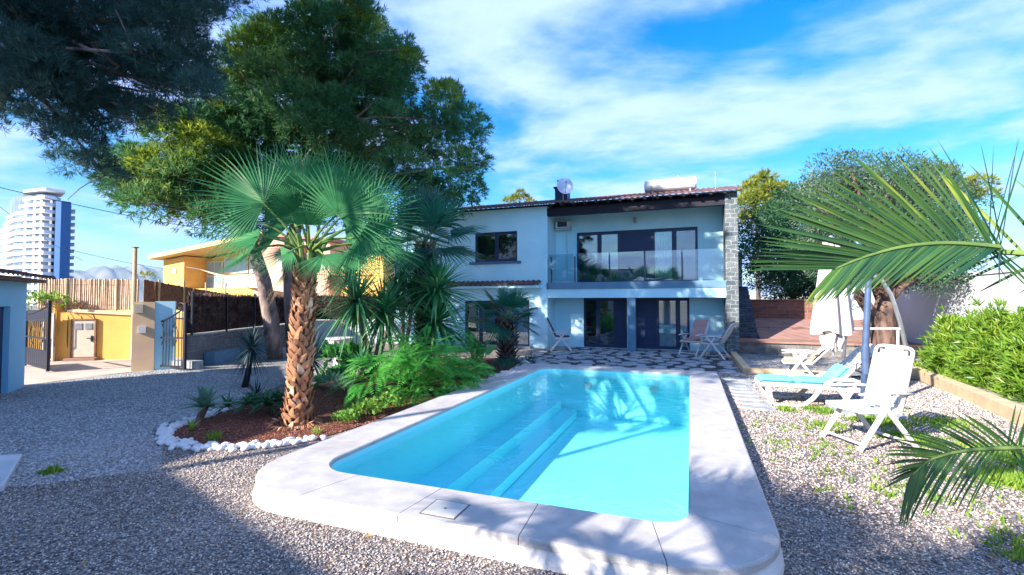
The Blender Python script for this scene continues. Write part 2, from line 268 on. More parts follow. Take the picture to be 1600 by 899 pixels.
def npmesh(name, V, F, m, parent=None, smooth=False, local=False):
    """V (n,3), F (k,3|4) arrays -> object"""
    me = bpy.data.meshes.new(name); V = np.asarray(V, dtype=np.float32); F = np.asarray(F, dtype=np.int32)
    if parent is not None and not local: V = V-np.array(rootloc(parent), dtype=np.float32)
    k = F.shape[1]; me.vertices.add(len(V)); me.vertices.foreach_set('co', V.ravel()); me.loops.add(F.size); me.loops.foreach_set('vertex_index', F.ravel())
    me.polygons.add(len(F)); me.polygons.foreach_set('loop_start', np.arange(0, F.size, k, dtype=np.int32))
    if smooth: me.polygons.foreach_set('use_smooth', np.ones(len(F), dtype=bool))
    me.update(calc_edges=True); me.validate(); me.materials.append(m)
    o = bpy.data.objects.new(name, me); COL.objects.link(o)
    if parent is not None: o.parent = parent
    return o
def nrm(a): return a/np.maximum(np.linalg.norm(a, axis=-1, keepdims=True), 1e-9)
def leaves(pos, d, ln, wd, curl=0.15, r=rng):
    """diamond leaves: pos (n,3), direction (n,3), length, width"""
    n = len(pos); d = nrm(d); rv = nrm(r.normal(size=(n, 3))); sd = nrm(np.cross(d, rv)); up = np.cross(sd, d)
    ln = np.broadcast_to(np.asarray(ln, dtype=float), (n,))[:, None]; wd = np.broadcast_to(np.asarray(wd, dtype=float), (n,))[:, None]
    A = pos; B = pos+d*ln*.45+sd*wd*.5+up*ln*curl*.5; T = pos+d*ln; C = pos+d*ln*.45-sd*wd*.5+up*ln*curl*.5
    V = np.stack([A, B, T, C], 1).reshape(-1, 3); F = np.arange(4*n).reshape(n, 4)
    return V, F
def joinvf(parts):
    V = []; F = []; b = 0
    for v, f in parts: V.append(v); F.append(np.asarray(f)+b); b += len(v)
    return np.concatenate(V), np.concatenate(F)
def ribbon(P, W, side):
    """strip of quads: P (k,3) centreline, W (k) half widths, side (3,) or (k,3)"""
    P = np.asarray(P, float); W = np.asarray(W, float)[:, None]; side = np.broadcast_to(np.asarray(side, float), P.shape)
    V = np.concatenate([P-side*W, P+side*W]); k = len(P); i = np.arange(k-1)
    return V, np.stack([i, i+1, k+i+1, k+i], 1)
def vee(P, W, side, up, depth=.5):
    """folded leaf: centre rib with two wings"""
    P = np.asarray(P, float); W = np.asarray(W, float)[:, None]; side = np.broadcast_to(np.asarray(side, float), P.shape); up = np.broadcast_to(np.asarray(up, float), P.shape)
    V = np.concatenate([P-side*W+up*W*depth, P, P+side*W+up*W*depth]); k = len(P); i = np.arange(k-1)
    return V, np.concatenate([np.stack([i, i+1, k+i+1, k+i], 1), np.stack([k+i, k+i+1, 2*k+i+1, 2*k+i], 1)])
# pixel ray helpers used only to work out real positions once (camera at origin, height H)
_f = np.array([-math.sin(YAW)*math.cos(PITCH), math.cos(YAW)*math.cos(PITCH), math.sin(PITCH)]); _r = np.array([math.cos(YAW), math.sin(YAW), 0.]); _u = np.cross(_r, _f); _C = np.array([0, 0, H])
def ray(x, y): return _f+_r*(x-800)/FPX+_u*(449.5-y)/FPX
def G(x, y, z=0.): d = ray(x, y); return _C+d*(z-H)/d[2]
def PD(x, y, dep): return _C+ray(x, y)*dep
def inpoly(x, y, P):
    c = False; j = len(P)-1
    for i in range(len(P)):
        if (P[i][1] > y) != (P[j][1] > y) and x < (P[j][0]-P[i][0])*(y-P[i][1])/(P[j][1]-P[i][1])+P[i][0]: c = not c
        j = i
    return c
def copy_tree(o, loc=None, rz=None, label=None, group=None):
    c = o.copy(); COL.objects.link(c)
    if loc is not None: c.location = loc
    if rz is not None: c.rotation_euler = (0, 0, rz)
    if label: c['label'] = label
    if group: c['group'] = group
    for ch in list(o.children):
        d = ch.copy(); COL.objects.link(d); d.parent = c
        for g in list(ch.children): e = g.copy(); COL.objects.link(e); e.parent = d
    return c
# ================================================================ GROUND
def struct(o): o['kind'] = 'structure'; return o
g = MB(); g.sheet([(-9000, -9000), (9000, -9000), (9000, 9000), (-9000, 9000)], 0); struct(g.build('ground', M['earth']))
POOL_O = (-4.50, .63, 3.47, 13.35); POOL_I = (-3.86, -.04, 4.12, 12.72)
def rrect(x0, x1, y0, y1, r, n=10, rs=None):
    rs = rs or (r, r, r, r); P = []
    for (cx_, cy_, a0, rr) in ((x1-rs[0], y0+rs[0], -90, rs[0]), (x1-rs[1], y1-rs[1], 0, rs[1]), (x0+rs[2], y1-rs[2], 90, rs[2]), (x0+rs[3], y0+rs[3], 180, rs[3])):
        for k in range(n+1): a = R(a0+90*k/n); P.append((cx_+rr*math.cos(a), cy_+rr*math.sin(a)))
    return P
OUT = rrect(*POOL_O, 0, 10, (.80, .5, .6, .85)); INN = rrect(*POOL_I, 0, 10, (.28, .28, .5, .42))
# yard gravel: sheet with the pool cut out (ring of quads to the yard outline)
def ring_sheet(name, outer_fn, inner, z, m, zi=None):
    b = MB(); n = len(inner); b.v = [(x, y, z) for x, y in inner]+[(*outer_fn(x, y), z) for x, y in inner]
    b.f = [(i, n+i, n+(i+1) % n, (i+1) % n) for i in range(n)]; return b.build(name, m)
def to_rect(x, y, X0=-22, X1=9, Y0=-14, Y1=24):
    cx_, cy_ = -2, 8; dx, dy = x-cx_, y-cy_; t = min([(X1-cx_)/dx if dx > 0 else 1e9, (X0-cx_)/dx if dx < 0 else 1e9, (Y1-cy_)/dy if dy > 0 else 1e9, (Y0-cy_)/dy if dy < 0 else 1e9])
    return cx_+dx*t, cy_+dy*t
INs = [(x*.985-.03*0, y) for x, y in OUT]
def hexsheet():
    # big sheet with hole: use shapely-free approach: quads ring + four corner fills
    b = MB(); n = len(OUT); ins = rrect(POOL_O[0]+.1, POOL_O[1]-.1, POOL_O[2]+.1, POOL_O[3]-.1, 0, 10, (.7, .45, .55, .8))
    o = [to_rect(x, y) for x, y in ins]; b.v = [(x, y, .004) for x, y in ins]+[(x, y, .004) for x, y in o]
    b.f = [(i, n+i, n+(i+1) % n, (i+1) % n) for i in range(n)]
    for cxy in ((-22, -14), (9, -14), (9, 24), (-22, 24)):
        # find the outer edge pair that straddles the corner
        for i in range(n):
            a, c = o[i], o[(i+1) % n]
            on = lambda p: (abs(p[0]-cxy[0]) < 1e-6, abs(p[1]-cxy[1]) < 1e-6)
            if (on(a)[0] and on(c)[1] and not on(a)[1]) or (on(a)[1] and on(c)[0] and not on(a)[0]):
                k = len(b.v); b.v.append((*cxy, .004)); b.f.append((n+i, k, n+(i+1) % n))
    return b.build('gravel_yard', M['gravel'])
struct(hexsheet())
# ground hole for the pool basin is below: the earth sheet would hide it, so cut it the same way
bpy.data.objects.remove([o for o in COL.objects if o.name == 'ground'][0])
b = MB(); ins = rrect(POOL_O[0]+.1, POOL_O[1]-.1, POOL_O[2]+.1, POOL_O[3]-.1, 0, 10, (.7, .45, .55, .8)); n = len(ins)
S = 9000.; o_ = [to_rect(x, y, -S, S, -S, S) for x, y in ins]; b.v = [(x, y, 0) for x, y in ins]+[(x, y, 0) for x, y in o_]; b.f = [(i, n+i, n+(i+1) % n, (i+1) % n) for i in range(n)]
for cxy in ((-S, -S), (S, -S), (S, S), (-S, S)):
    for i in range(n):
        a, c = o_[i], o_[(i+1) % n]
        if (abs(a[0]-cxy[0]) < 1e-3 and abs(c[1]-cxy[1]) < 1e-3) or (abs(a[1]-cxy[1]) < 1e-3 and abs(c[0]-cxy[0]) < 1e-3):
            k = len(b.v); b.v.append((*cxy, 0)); b.f.append((n+i, k, n+(i+1) % n)); break
struct(b.build('ground', M['earth']))
def wavy(P, amp=.12, step=.35):
    o = []
    for i in range(len(P)):
        a, c = Vector(P[i]), Vector(P[(i+1) % len(P)]); k = max(1, int((c-a).length/step))
        for j in range(k): p = a.lerp(c, j/k); o.append((p.x+random.uniform(-amp, amp), p.y+random.uniform(-amp, amp)))
    return o
DRIVE = [(-14.9, 6.4), (-13.2, 5.0), (-12.5, 1.0), (-9.0, 1.2), (-7.6, 2.4), (-6.6, 3.1), (-5.95, 3.85), (-6.6, 4.35), (-7.9, 5.0), (-8.3, 6.2), (-9.0, 8.3), (-9.6, 10.5), (-10.8, 13.5), (-12.5, 15.5), (-15.8, 14.2), (-14.3, 9.9), (-14.9, 9.4)]
b = MB(); b.sheet(wavy(DRIVE, .05), .009); struct(b.build('driveway', M['drive']))
b = MB(); b.sheet([(-14.92, 6.3), (-14.92, 9.5), (-14.9, 15.), (-20.1, 20.), (-21, 20.), (-21, -2), (-14.9, -2)], .013); struct(b.build('street', M['street']))
BED = [(-7.55, 4.95), (-6.9, 4.62), (-6.2, 4.62), (-5.6, 4.95), (-5.1, 5.5), (-4.95, 6.5), (-4.78, 8.5), (-4.76, 11.5), (-4.75, 13.6), (-5.3, 15.2), (-6.3, 15.6), (-8.6, 14.5), (-8.8, 11.0), (-8.4, 8.2), (-7.9, 6.2), (-7.75, 5.4)]
b = MB(); b.sheet(wavy(BED, .03), .016); struct(b.build('mulch_bed', M['mulch']))
# ================================================================ POOL
pool = thing('swimming_pool', 'rounded rectangular pool with raised pale stone coping and turquoise basin', 'pool', (-1.9, 8.3, 0))
# coping slabs: the ring is cut into segments with thin joints
def ringpt(P, t):
    t = t % 1.; n = len(P); seg = [math.dist(P[i], P[(i+1) % n]) for i in range(n)]; T = sum(seg); s = t*T
    for i in range(n):
        if s <= seg[i] or i == n-1:
            u = s/seg[i] if seg[i] else 0; a, c = P[i], P[(i+1) % n]; return (a[0]+(c[0]-a[0])*u, a[1]+(c[1]-a[1])*u)
        s -= seg[i]
NSEG = len(OUT); b = MB(); ZT, ZB = .20, .135
# add mid points on the straight sides so slabs have joints about every 0.9 m
def dens(Po, Pi, stp=.22):
    A = []; B = []
    for i in range(len(Po)):
        a, c = Po[i], Po[(i+1) % len(Po)]; d, e = Pi[i], Pi[(i+1) % len(Pi)]; k = max(1, int(round(math.dist(a, c)/stp)))
        for j in range(k): t = j/k; A.append((a[0]+(c[0]-a[0])*t, a[1]+(c[1]-a[1])*t)); B.append((d[0]+(e[0]-d[0])*t, d[1]+(e[1]-d[1])*t))
    return A, B
A, B = dens(OUT, INN); n = len(A)
# choose joints by walking the outline
joints = set(); acc = 0; last = 0
for i in range(n):
    acc += math.dist(A[i], A[(i+1) % n])
    if acc > 1.02: joints.add((i+1) % n); acc = 0
for i in range(n):
    j = (i+1) % n; a, c, d, e = A[i], A[j], B[j], B[i]
    g0 = .004 if i in joints else 0; g1 = .004 if j in joints else 0
    def sh(p, q, gg): dd = math.dist(p, q); return (p[0]+(q[0]-p[0])*gg/dd, p[1]+(q[1]-p[1])*gg/dd)
    a2 = sh(a, c, g0); c2 = sh(c, a, g1); e2 = sh(e, d, g0) if math.dist(e, d) > 1e-6 else e; d2 = sh(d, e, g1) if math.dist(e, d) > 1e-6 else d
    def inw(p, q, k): dd = math.dist(p, q); return (p[0]+(q[0]-p[0])*k/dd, p[1]+(q[1]-p[1])*k/dd)
    b0 = len(b.v)
    # rounded outer lip: profile points from bottom outer to top inner to bottom inner
    prof0 = [(a2, ZB), (a2, ZT-.02), (inw(a2, e2, .006), ZT-.008), (inw(a2, e2, .02), ZT), (inw(e2, a2, .02), ZT), (inw(e2, a2, .004), ZT-.01), (e2, ZB)]
    prof1 = [(c2, ZB), (c2, ZT-.02), (inw(c2, d2, .006), ZT-.008), (inw(c2, d2, .02), ZT), (inw(d2, c2, .02), ZT), (inw(d2, c2, .004), ZT-.01), (d2, ZB)]
    b.v += [(p[0][0], p[0][1], p[1]) for p in prof0]+[(p[0][0], p[0][1], p[1]) for p in prof1]
    b.f += [(b0+k, b0+7+k, b0+8+k, b0+k+1) for k in range(6)]
    if i in joints: b.f.append(tuple(b0+k for k in range(7)))
    if j in joints: b.f.append(tuple(b0+7+k for k in range(6, -1, -1)))
b.build('coping', M['coping'], pool)
b = MB()
for i in range(n):
    j = (i+1) % n; k0 = len(b.v)
    def mv(p, q, k): dd = math.dist(p, q); return (p[0]+(q[0]-p[0])*k/dd, p[1]+(q[1]-p[1])*k/dd)
    for (p, q) in ((A[i], B[i]), (A[j], B[j])): b.v += [(*mv(p, q, -.035), -.05), (*mv(p, q, -.02), .05), (*mv(p, q, .018), ZB+.01), (*mv(p, q, .02), ZB+.03), (*mv(q, p, .02), ZB+.03), (*mv(q, p, .02), 0)]
    b.f += [(k0+k, k0+6+k, k0+7+k, k0+k+1) for k in range(5)]
b.build('coping_wall', M['coping_side'], pool)
# basin: walls, floor, long benches on the left, curved steps at the far end
b = MB(); n2_ = len(INN)
I2 = [(x, y) for x, y in INN]; ZF = -1.10
b.v = [(x, y, ZB+.02) for x, y in I2]+[(x, y, ZF) for x, y in I2]; b.f = [(i, (i+1) % n2_, n2_+(i+1) % n2_, n2_+i) for i in range(n2_)]+[tuple(range(n2_, 2*n2_))]
b.build('basin', M['pool_shell'], pool)
b = MB(); b.prism(rrect(-3.86, -3.30, 4.25, 12.71, .2, 6), -1.09, -.66); b.prism(rrect(-3.85, -2.86, 4.2, 12.70, .3, 6), -1.085, -.90)
b.build('bench', M['pool_shell'], pool)
b = MB(); b.box(-2.17, -1.86, 3.56, 3.84, ZT-.03, ZT+.006); sk = b.build('skimmer_cover', mat('skimmer', (.62, .60, .52), (.54, .52, .46), .6, 4), pool)
b = MB(); b.box(-2.185, -1.845, 3.545, 3.855, ZT-.02, ZT+.0025); b.build('cover_frame', M['joint'], sk)
b = MB(); b.tube([(-2.015, 3.70, ZT+.005), (-2.015, 3.70, ZT+.009)], .012, 10); b.build('finger_hole', M['joint'], sk)
for (lx, ly) in ((-.9, 12.71), (-2.6, 12.71)):
    b = MB(); b.tube([(lx, ly, -.25), (lx, ly-.03, -.25)], [.1, .09], 16); b.build('pool_light', M['white_plastic'], pool)
b = MB(); b.v = [(x, y, .095) for x, y in rrect(POOL_I[0]-.005, POOL_I[1]+.005, POOL_I[2]-.005, POOL_I[3]+.005, 0, 10, (.28, .28, .5, .42))]; b.f = [tuple(range(len(b.v)))]
struct(b.build('pool_water', M['water']))
# small white drain cover lying by the front of the coping
# ================================================================ HOUSE
X0, X1 = -13.5, 1.25; YF = 19.5; YB = 20.9; YG = 20.7; XR = -5.73
house = thing('villa', 'two storey villa, blue of sky shade in its wall colour, with glass balcony and dark sliding doors behind the pool', 'house', (-4, 19.5, 0))
def wall(mb, x0, x1, z0, z1, y, th, holes):
    """wall in the xz plane, front face at y, with rectangular holes (x0,x1,z0,z1)"""
    xs = sorted({x0, x1, *[h[0] for h in holes], *[h[1] for h in holes]}); zs = sorted({z0, z1, *[h[2] for h in holes], *[h[3] for h in holes]})
    for i in range(len(xs)-1):
        for j in range(len(zs)-1):
            cx_ = (xs[i]+xs[i+1])/2; cz_ = (zs[j]+zs[j+1])/2
            if any(h[0] < cx_ < h[1] and h[2] < cz_ < h[3] for h in holes): continue
            mb.box(xs[i], xs[i+1], y, y+th, zs[j], zs[j+1])
W1 = (-9.16, -7.11, 3.80, 5.13); W0 = (-9.67, -6.55, 0.02, 2.06)
U = (-4.77, .30, 2.84, 5.11); D1 = (-4.43, -2.55, .02, 2.17); D2 = (-2.21, -.05, .02, 2.17)
w = MB(); wall(w, X0, XR, 0, 6.12, YF, .28, [W1, W0]); w.box(XR-.28, XR, YF+.28, YB+.3, 0, 6.12)
wall(w, XR, X1, 2.82, 6.1, YB, .25, [U]); wall(w, XR, X1, 0, 2.5, YG, .25, [D1, (-2.21, -.05, .02, 2.17)])
w.box(XR-.28, X1, YB+.3, YB+.5, 0, 0.01)
w.box(X0, X0+.28, YF+.28, 27, 0, 6.1); w.box(X1-.02, X1+.22, YG+.3, 27, 0, 6.1); w.box(X0, X1+.2, 27, 27.2, 0, 6.1)
w.build('wall', M['plaster'], house)
w = MB(); w.box(XR-.04, X1+.01, YF+.0, YB-.002, 2.54, 2.82); w.build('balcony_slab', M['slab'], house)
w = MB(); w.box(XR, X1, YF+.03, YF+.33, 2.17, 2.54); w.build('lintel', M['plaster'], house)
w = MB(); w.box(XR+.002, X1-.002, YF+.332, YG-.002, 2.42, 2.53); w.build('porch_ceiling', M['plaster'], house)
w = MB(); w.box(-2.39, -2.08, YF+.05, YF+.36, 0, 2.168); w.build('column', M['slab'], house)
w = MB(); w.box(X1, 1.67, YF-.08, 22.0, -.02, 6.15); w.build('stone_pier', M['stone'], house)
w = MB(); w.box(XR-.02, X1-.002, YF+.0, YF+.22, 5.68, 6.02); w.box(XR, X1-.01, YF+.23, YB-.01, 5.98, 6.03); w.build('fascia_beam', M['dark_wood'], house)
w = MB()
for k in range(15):
    x = XR+.2+k*.48; w = MB(); w.box(x, x+.09, YF-.38, YF-.002, 6.03, 6.13); w.build('rafter', M['dark_wood'], house)
# roof: barrel tile sheet with courses
def tiles(x0, x1, y0, y1, z0, slope, per=.24, amp=.05, name='roof', parent=house, thick=.05):
    nx = int((x1-x0)/per*6); rows = max(2, int((y1-y0)/.38)); V = []; F = []; b = MB()
    for r_ in range(rows):
        ya = y0+(y1-y0)*r_/rows; yb = y0+(y1-y0)*(r_+1)/rows+.05; jit = [random.uniform(-.012, .012) for _ in range(nx//3+2)]
        k0 = len(b.v)
        for i in range(nx+1):
            x = x0+(x1-x0)*i/nx; zz = amp*abs(math.cos(math.pi*(x-x0)/per))**.8*1.6
            j = jit[i//3]
            b.v += [(x, ya+j, z0+(ya-y0)*slope+zz+.035), (x, yb+j, z0+(yb-y0)*slope+zz+.0), (x, ya+j, z0+(ya-y0)*slope+zz*.8-.01)]
        for i in range(nx):
            a = k0+3*i; b.f += [(a, a+3, a+4, a+1), (a+2, a+5, a+3, a)]
    return b.build(name, M['tile_roof'], parent, smooth=True)
rf = tiles(X0-.3, 1.78, YF-.42, 24.2, 6.1, .24)
w = MB(); w.add([(X0-.3, YF-.36, 6.08), (1.75, YF-.36, 6.08), (1.75, 24.2, 7.2), (X0-.3, 24.2, 7.2), (X0-.3, YF-.36, 6.10), (1.75, YF-.36, 6.10), (1.75, 24.2, 7.22), (X0-.3, 24.2, 7.22)], [(0, 3, 2, 1), (4, 5, 6, 7), (0, 1, 5, 4), (1, 2, 6, 5), (2, 3, 7, 6), (3, 0, 4, 7)])
w.add([(X0-.3, 24.2, 7.2), (1.75, 24.2, 7.2), (1.75, 27.6, 6.3), (X0-.3, 27.6, 6.3)], [(0, 1, 2, 3)]); w.build('roof_deck', M['dark_wood'], house)
ch = MB(); ch.box(-5.86, -5.28, 21.2, 21.8, 6.4, 7.35); ch.box(-5.70, -5.42, 21.35, 21.65, 7.35, 7.62); ch.box(-5.78, -5.34, 21.28, 21.72, 7.62, 7.68); ch.box(-5.92, -5.22, 21.14, 21.86, 7.28, 7.35); ch.build('chimney', M['frame'], rf)
# little tiled awning over the lower left door
aw = tiles(-11.4, -5.98, YF-.50, YF-.01, 2.70, .35, name='awning'); aw_ = MB(); aw_.box(-11.4, -5.98, YF-.44, YF-.003, 2.60, 2.70); aw_.build('awning_soffit', M['plaster'], aw)
# windows
def glazing(x0, x1, z0, z1, y, splits, kinds, fw=.06, name='window', room=.7, curtainb=.14):
    """frame ring + mullions at splits; kinds per bay: glass / curtain / shutter"""
    xs = [x0]+splits+[x1]; f = MB()
    f.box(x0, x1, y, y+.09, z0, z0+fw); f.box(x0, x1, y, y+.09, z1-fw, z1)
    for i, x in enumerate(xs):
        a = x if i == 0 else (x-fw if i == len(xs)-1 else x-fw/2); f.box(a, a+fw, y-.003, y+.093, z0+fw, z1-fw)
    o = f.build(name, M['frame'], house)
    for i, kd in enumerate(kinds):
        a, c = xs[i]+fw*.5, xs[i+1]-fw*.5; p = MB()
        if kd == 'shutter':
            q = MB(); q.box(a, c, y+.03, y+.06, z0+fw, z1-fw); q.build('shutter_panel', M['shutter'], o)
        else:
            # sash
            s = MB(); sw = .055
            s.box(a, a+sw, y+.015, y+.065, z0+fw, z1-fw); s.box(c-sw, c, y+.015, y+.065, z0+fw, z1-fw); s.box(a+sw, c-sw, y+.015, y+.065, z0+fw, z0+fw+sw); s.box(a+sw, c-sw, y+.015, y+.065, z1-fw-sw, z1-fw); s.build('sash', M['frame'], o)
            p.box(a+sw, c-sw, y+.035, y+.045, z0+fw+sw, z1-fw-sw); p.build('pane', M['pane'], o)
            if kd == 'curtain':
                q = MB(); nn = 60; k0 = 0
                for k in range(nn+1):
                    x = a+.02+(c-a-.04)*k/nn; yy = y+curtainb+.03*math.sin(k*.75)+.012*math.sin(k*1.9); q.v += [(x, yy, z0+.05), (x, yy+.01*math.sin(k), z1-.05)]
                    if k: q.f.append((2*k-2, 2*k, 2*k+1, 2*k-1))
                q.build('curtain', M['curtain'], o, smooth=True)
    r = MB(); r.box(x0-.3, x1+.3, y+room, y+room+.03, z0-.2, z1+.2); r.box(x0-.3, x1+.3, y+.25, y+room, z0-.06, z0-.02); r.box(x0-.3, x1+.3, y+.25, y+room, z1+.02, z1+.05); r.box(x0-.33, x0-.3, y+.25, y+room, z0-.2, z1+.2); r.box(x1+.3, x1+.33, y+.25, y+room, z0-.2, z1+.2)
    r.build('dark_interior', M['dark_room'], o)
    return o
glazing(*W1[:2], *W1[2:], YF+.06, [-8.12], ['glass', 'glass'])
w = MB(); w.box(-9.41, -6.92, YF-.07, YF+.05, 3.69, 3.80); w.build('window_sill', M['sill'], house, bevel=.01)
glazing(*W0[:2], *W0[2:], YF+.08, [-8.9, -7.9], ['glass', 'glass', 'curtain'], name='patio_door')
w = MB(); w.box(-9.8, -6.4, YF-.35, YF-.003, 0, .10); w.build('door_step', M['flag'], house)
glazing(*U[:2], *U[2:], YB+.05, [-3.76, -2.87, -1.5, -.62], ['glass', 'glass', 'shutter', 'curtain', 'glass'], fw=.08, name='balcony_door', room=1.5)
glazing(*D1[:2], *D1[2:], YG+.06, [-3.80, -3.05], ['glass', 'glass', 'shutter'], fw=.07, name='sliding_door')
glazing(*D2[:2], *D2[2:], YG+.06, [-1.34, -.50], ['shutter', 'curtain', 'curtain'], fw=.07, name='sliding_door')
# balcony railing: glass panels + posts
rail = [XR+.02, -4.55, -3.1, -1.7, -.3, 1.23]
for i in range(5):
    a, c = rail[i], rail[i+1]; w = MB(); w.box(a+.03, c-.03, YF+.04, YF+.052, 2.85, 4.03); w.build('glass_panel', M['rail_glass'], house)
for x in (XR-.02, XR+.16, -4.55, -3.1, -1.7, -.3):
    w = MB(); w.box(x-.022, x+.022, YF+.06, YF+.10, 2.82, 3.92); w.build('rail_post', M['frame'], house)
# roof and wall fittings (things of their own)
t = thing('satellite_dish', 'round grey satellite dish tilted beside the dark chimney', 'satellite dish', (-5.45, 20.95, 6.35))
b = MB(); c0 = Vector((-5.30, 20.85, 7.22)); ax = Vector((.35, -.80, .30)).normalized(); u = ax.orthogonal().normalized(); v = ax.cross(u)
u = Vector((0, 0, 1))-ax*ax.z; u.normalize(); v = ax.cross(u)
rings = [(0, 0), (.12, .012), (.25, .05), (.36, .10), (.37, .10)]
for rr, dd in rings:
    for k in range(28): a = 2*math.pi*k/28; p = c0+(u*math.cos(a)*rr*1.15+v*math.sin(a)*rr)+ax*dd; b.v.append(tuple(p))
b.f = [(i*28+k, i*28+(k+1) % 28, (i+1)*28+(k+1) % 28, (i+1)*28+k) for i in range(4) for k in range(28)]
o = b.build('dish', M['metal'], t, smooth=True)
b = MB(); b.tube([(-5.42, 21.0, 6.4), (-5.42, 21.0, 7.0), tuple(c0)], .025, 8); b.build('mast', M['grey_metal'], t)
b = MB(); b.tube([tuple(c0-u*.38), tuple(c0+ax*.4)], .012, 6); b.tube([tuple(c0+ax*.38), tuple(c0+ax*.47)], .035, 8); b.build('receiver_arm', M['grey_metal'], t)
t = thing('water_heater', 'long white water heater lying on the tiled roof', 'water heater', (-.75, 21, 6.4))
b = MB(); b.tube([(-1.80, 21, 6.95), (-1.74, 21, 6.95), (.22, 21, 6.95), (.28, 21, 6.95)], [.22, .26, .26, .22], 20); b.build('tank', M['white_paint'], t, smooth=False)
for x in (-1.5, 0):
    b = MB(); b.box(x, x+.06, 20.85, 21.15, 6.4, 6.72); b.build('cradle', M['grey_metal'], t)
b = MB(); b.box(-.45, -.41, 20.98, 21.02, 7.2, 7.32); b.build('valve', M['metal'], t)
t = thing('air_conditioner', 'small boxy air conditioner hung under the balcony ceiling at left', 'air conditioner', (-5.5, 20.8, 5.3))
b = MB(); b.box(-5.66, -5.0, 20.5, 20.895, 5.30, 5.60); b.build('casing', M['white_paint'], t, bevel=.02)
b = MB(); b.box(-5.55, -5.12, 20.485, 20.498, 5.35, 5.57); b.build('grille', M['frame'], t)
b = MB(); b.box(-5.70, -4.98, 20.47, 20.895, 5.23, 5.27); b.tube([(-5.2, 20.86, 5.25), (-5.2, 20.86, 3.0)], .02, 6); b.build('bracket', M['white_paint'], t)
t = thing('wall_lamp', 'small grey cylinder lamp on the balcony wall above the doors', 'lamp', (-2.2, 20.85, 5.5))
b = MB(); b.tube([(-2.2, 20.78, 5.40), (-2.2, 20.78, 5.62)], .06, 12); b.build('lamp_shade', M['grey_metal'], t)
b = MB(); b.box(-2.23, -2.17, 20.8, 20.898, 5.48, 5.54); b.build('mount', M['grey_metal'], t)
t = thing('television_antenna', 'thin metal antenna at the right end of the roof', 'antenna', (1.0, 21, 6.5))
b = MB(); b.tube([(1.0, 21, 6.5), (1.0, 21, 7.35)], .012, 6); b.build('mast', M['grey_metal'], t)
b = MB(); b.tube([(.8, 21, 7.2), (1.25, 21, 7.3)], .008, 5)
for k in range(6): x = .82+k*.08; b.tube([(x, 20.88, 7.2+(x-.8)*.22), (x, 21.12, 7.2+(x-.8)*.22)], .005, 4)
b.build('boom', M['grey_metal'], t)
# ================================================================ PATIO
b = MB(); rr = random.Random(5); pts = []
for i in range(4000):
    x = rr.uniform(-5.6, 1.2); y = rr.uniform(13.75, 20.4)
    if y < 14.2+.25*math.sin(x*2.1): continue
    if all((x-p[0])**2+(y-p[1])**2 > .44**2 for p in pts): pts.append((x, y))
for (x, y) in pts:
    k = rr.randint(6, 9); a0 = rr.random()*6.28; P = [(x+.25*rr.uniform(.72, 1.12)*math.cos(a0+6.283*j/k), y+.25*rr.uniform(.72, 1.12)*math.sin(a0+6.283*j/k)) for j in range(k)]
    b.prism(P, 0.002, .022+rr.uniform(0, .012))
struct(b.build('flagstone_patio', M['flag']))
b = MB(); b.sheet([(-5.7, 13.5), (1.25, 13.5), (1.25, 20.7), (-5.7, 20.7)], .006); struct(b.build('patio_gravel', gravelmat('dark_gravel', [(.05, .05, .07), (.11, .11, .13), (.2, .2, .22)], 24)))
where = ['nearest the camera', 'second from the camera', 'third from the camera', 'fourth from the camera', 'fifth from the camera', 'sixth from the camera', 'seventh from the camera', 'eighth from the camera', 'farthest from the camera']
for k in range(9):
    y = 9.95+k*.43; x = 1.17-(y-9.95)*.035+rr.uniform(-.04, .04); b = MB(); P = []
    for j in range(11): a = 6.283*j/11; P.append((x+(.34+.03*math.sin(k))*rr.uniform(.85, 1.08)*math.cos(a), y+.145*rr.uniform(.8, 1.1)*math.sin(a)))
    b.prism(P, .004, .04); o = b.build('stepping_stone', M['flag']); tagp(o, 'pale slab in the row of stepping stones beside the pool, '+where[k], 'stepping stone', 'stepping stones beside the pool')
# ================================================================ RIGHT SIDE
t = thing('terrace_step', 'raised terrace edge with terracotta tiles behind the gravel bed', 'terrace', (4, 20, 0))
b = MB(); b.box(1.68, 8.2, 20.0, 21.4, 0, .46); b.build('riser', M['block'], t); b = MB(); b.box(1.68, 8.2, 19.92, 21.4, .46, .53); b.build('tile_edge', M['terracotta'], t)
b = MB(); b.add([(2.6, 21.4, .53), (8.2, 21.4, .53), (8.2, 24.5, 1.25), (2.6, 24.5, 1.25)], [(0, 1, 2, 3)]); b.build('sloping_tile', mat('tile_slope', (.42, .27, .23), (.34, .22, .19), .8, 2, extra=brickx((.9, .85, .8), (.75, .72, .7), (.5, .4, .38), 1, .5, .5, .02)), t)
b = MB(); b.box(2.55, 5.4, 24.5, 24.8, 0, 2.05); b.box(2.50, 5.45, 24.45, 24.85, 2.05, 2.12); o = b.build('brick_planter', M['brick_red']); tagp(o, 'red brick retaining wall at the top of the sloping tiles', 'wall')
t = thing('garden_stairs', 'blue slate stairs climbing beside the stone pier', 'stairs', (2.1, 22, 0))
for k in range(11):
    b = MB(); b.box(1.70, 2.54, 21.42+k*.34, 21.42+(k+1)*.34+.02, .2, .53+(k+1)*.20); b.build('stair', M['slate'], t)
b = MB(); b.box(1.75, 2.5, 27.0, 27.1, 2.6, 4.5); o = b.build('white_gate', M['white_paint'], t)
b = MB(); b.box(1.35, 1.55, 14.85, 19.95, 0, .16); b.box(1.55, 3.4, 14.85, 15.02, 0, .14); o = b.build('kerb', M['yellow_kerb']); tagp(o, 'low stone kerb boxing in the white gravel bed by the terrace', 'kerb')
